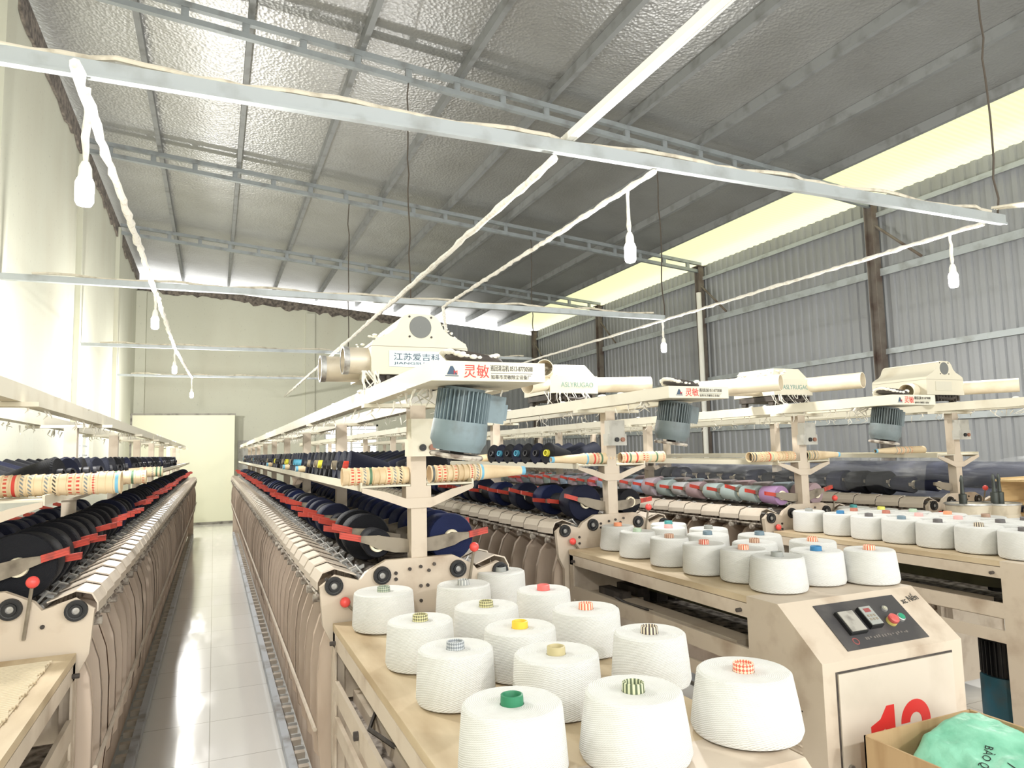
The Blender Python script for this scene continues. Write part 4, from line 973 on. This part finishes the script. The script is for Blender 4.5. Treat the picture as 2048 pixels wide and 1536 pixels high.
M_crate = mat('crate_wood', (206, 178, 130), .8, dirt=(170, 140, 98), scale=4, stretch=(1, 5, 8))
for nm, bx in (('slat', (-.22, .25, -.17, -.15, .05, .1)), ('foot', (-.2, -.14, -.17, .15, 0, .05)), ('foot', (.1, .16, -.17, .15, 0, .05)), ('deck', (-.21, .25, -.15, .16, .1, .112)), ('upright', (-.15, -.1, -.14, -.11, .112, .24)), ('upright', (.04, .15, -.14, -.11, .112, .24)), ('back_board', (-.15, .25, .12, .14, .112, .26)), ('lid', (-.2, .25, -.16, .14, .24, .252))):
    MB().box(*bx).build(nm, M_crate, t)
tag(MB().lathe([(.0005, 0), (.03, 0), (.03, .1), (.0005, .1)], (0, 0, 0), (1, 0, 0), 18).build('grey_roll', M_grey, None, (4.72, 2.75, 1.121)), 'small grey roll lying under the slat of the wooden crate', 'roll')
# dark packages under clear plastic film on the farthest machine
def film():
    t = NT('clear_plastic_film'); c = t.coord()
    g = t.noise(c, 7, 5, (1, .5, 2)); t.bump(g, 1, .05)
    t.b.inputs['Roughness'].default_value = .12; t.b.inputs['Base Color'].default_value = (.9, .92, .95, 1)
    tr = t.t.nodes.new('ShaderNodeBsdfTransparent'); ms = t.t.nodes.new('ShaderNodeMixShader')
    t.l(t.math('ADD', t.math('MULTIPLY', t.ramp(g, .55, .8), .32), .07), ms.inputs[0]); t.l(tr.outputs[0], ms.inputs[1]); t.l(t.b.outputs[0], ms.inputs[2]); t.l(ms.outputs[0], t.out.inputs[0])
    return t.m
M_film = film()
def film_sheet(prof, y0, y1, lab):
    n = 60; vs = []; fs = []; m = len(prof)
    for i in range(n+1):
        y = y0+(y1-y0)*i/n
        for k, (x, z) in enumerate(prof): vs.append((x+random.uniform(-.012, .012), y, z+.02*math.sin(i*.9+k)+random.uniform(-.012, .012)))
    for i in range(n):
        for k in range(m-1): fs.append((i*m+k, i*m+k+1, (i+1)*m+k+1, (i+1)*m+k))
    o = MB().add(vs, fs).build('plastic_film', M_film, angle=30)
    return tag(o, lab, 'plastic film', 'clear plastic films')
film_sheet([(4.36, 1.452), (4.31, 1.43), (4.29, 1.38), (4.28, 1.32), (4.28, 1.27)], 3.2, 8.5, 'clear plastic film hanging from the shelf over the dark packages of the farthest machine')
film_sheet([(5.3, 1.46), (5.24, 1.44), (5.21, 1.36), (5.2, 1.25), (5.2, 1.12)], 2.9, 9.0, 'clear plastic film over the big dark rolls near the corrugated wall')
for i in range(26):
    package(4.55, 3.15, .015, -1, i, random.choice((.06, .08, .085, .04)), random.choice((Y_navy, Y_black)), 'navy yarn package, %s from near end, under film on farthest machine' % nth(i+1), 'packages under plastic film')
# rolls of dark cloth beyond the farthest machine
t = thing('roll_rack', 'long low rack carrying the dark rolls near the corrugated wall', 'rack', (5.5, 6, 0))
MB().box(-.25, .35, -3.2, 3.2, .95, 1.0).build('rack_deck', M_cream, t)
for sx in (-.2, .3):
    for sy in (-3.1, 0, 3.1): MB().box(sx-.03, sx+.03, sy-.03, sy+.03, 0, .95).build('leg', M_cream, t)
for k, (x, z, r) in enumerate(((5.4, 1.115, .11), (5.63, 1.115, .11), (5.5, 1.315, .11))):
    tag(MB().lathe([(.0005, 0), (r, 0), (r*1.02, 1.5), (r*.97, 3), (r*1.01, 4.5), (r, 6), (.0005, 6)], (0, 0, 0), (0, 1, 0), 24).build('cloth_roll', mat('dark_cloth', (40, 44, 62), .5, dirt=(70, 74, 96), scale=5), None, (x, 2.95, z)), 'long navy roll under plastic near corrugated wall, %s' % ('lower one nearest the farthest machine', 'lower one nearest the wall', 'upper one')[k], 'roll', 'dark rolls under plastic')
# ribbed card on the left table
b = MB()
for k in range(40): b.tube([(-.1+.004*math.sin(k), .0142*k, 0), (.1+.004*math.sin(k), .0142*k+.02, 0)], .0045, 6)
b.box(-.1, .1, -.01, .57, -.006, -.003)
tag(b.build('ribbed_card', mat('pale_card', (206, 192, 166), .8), None, (-.5, 1.72, 1.0575)), 'strip of ribbed packing card lying on the table at the lower left', 'card')
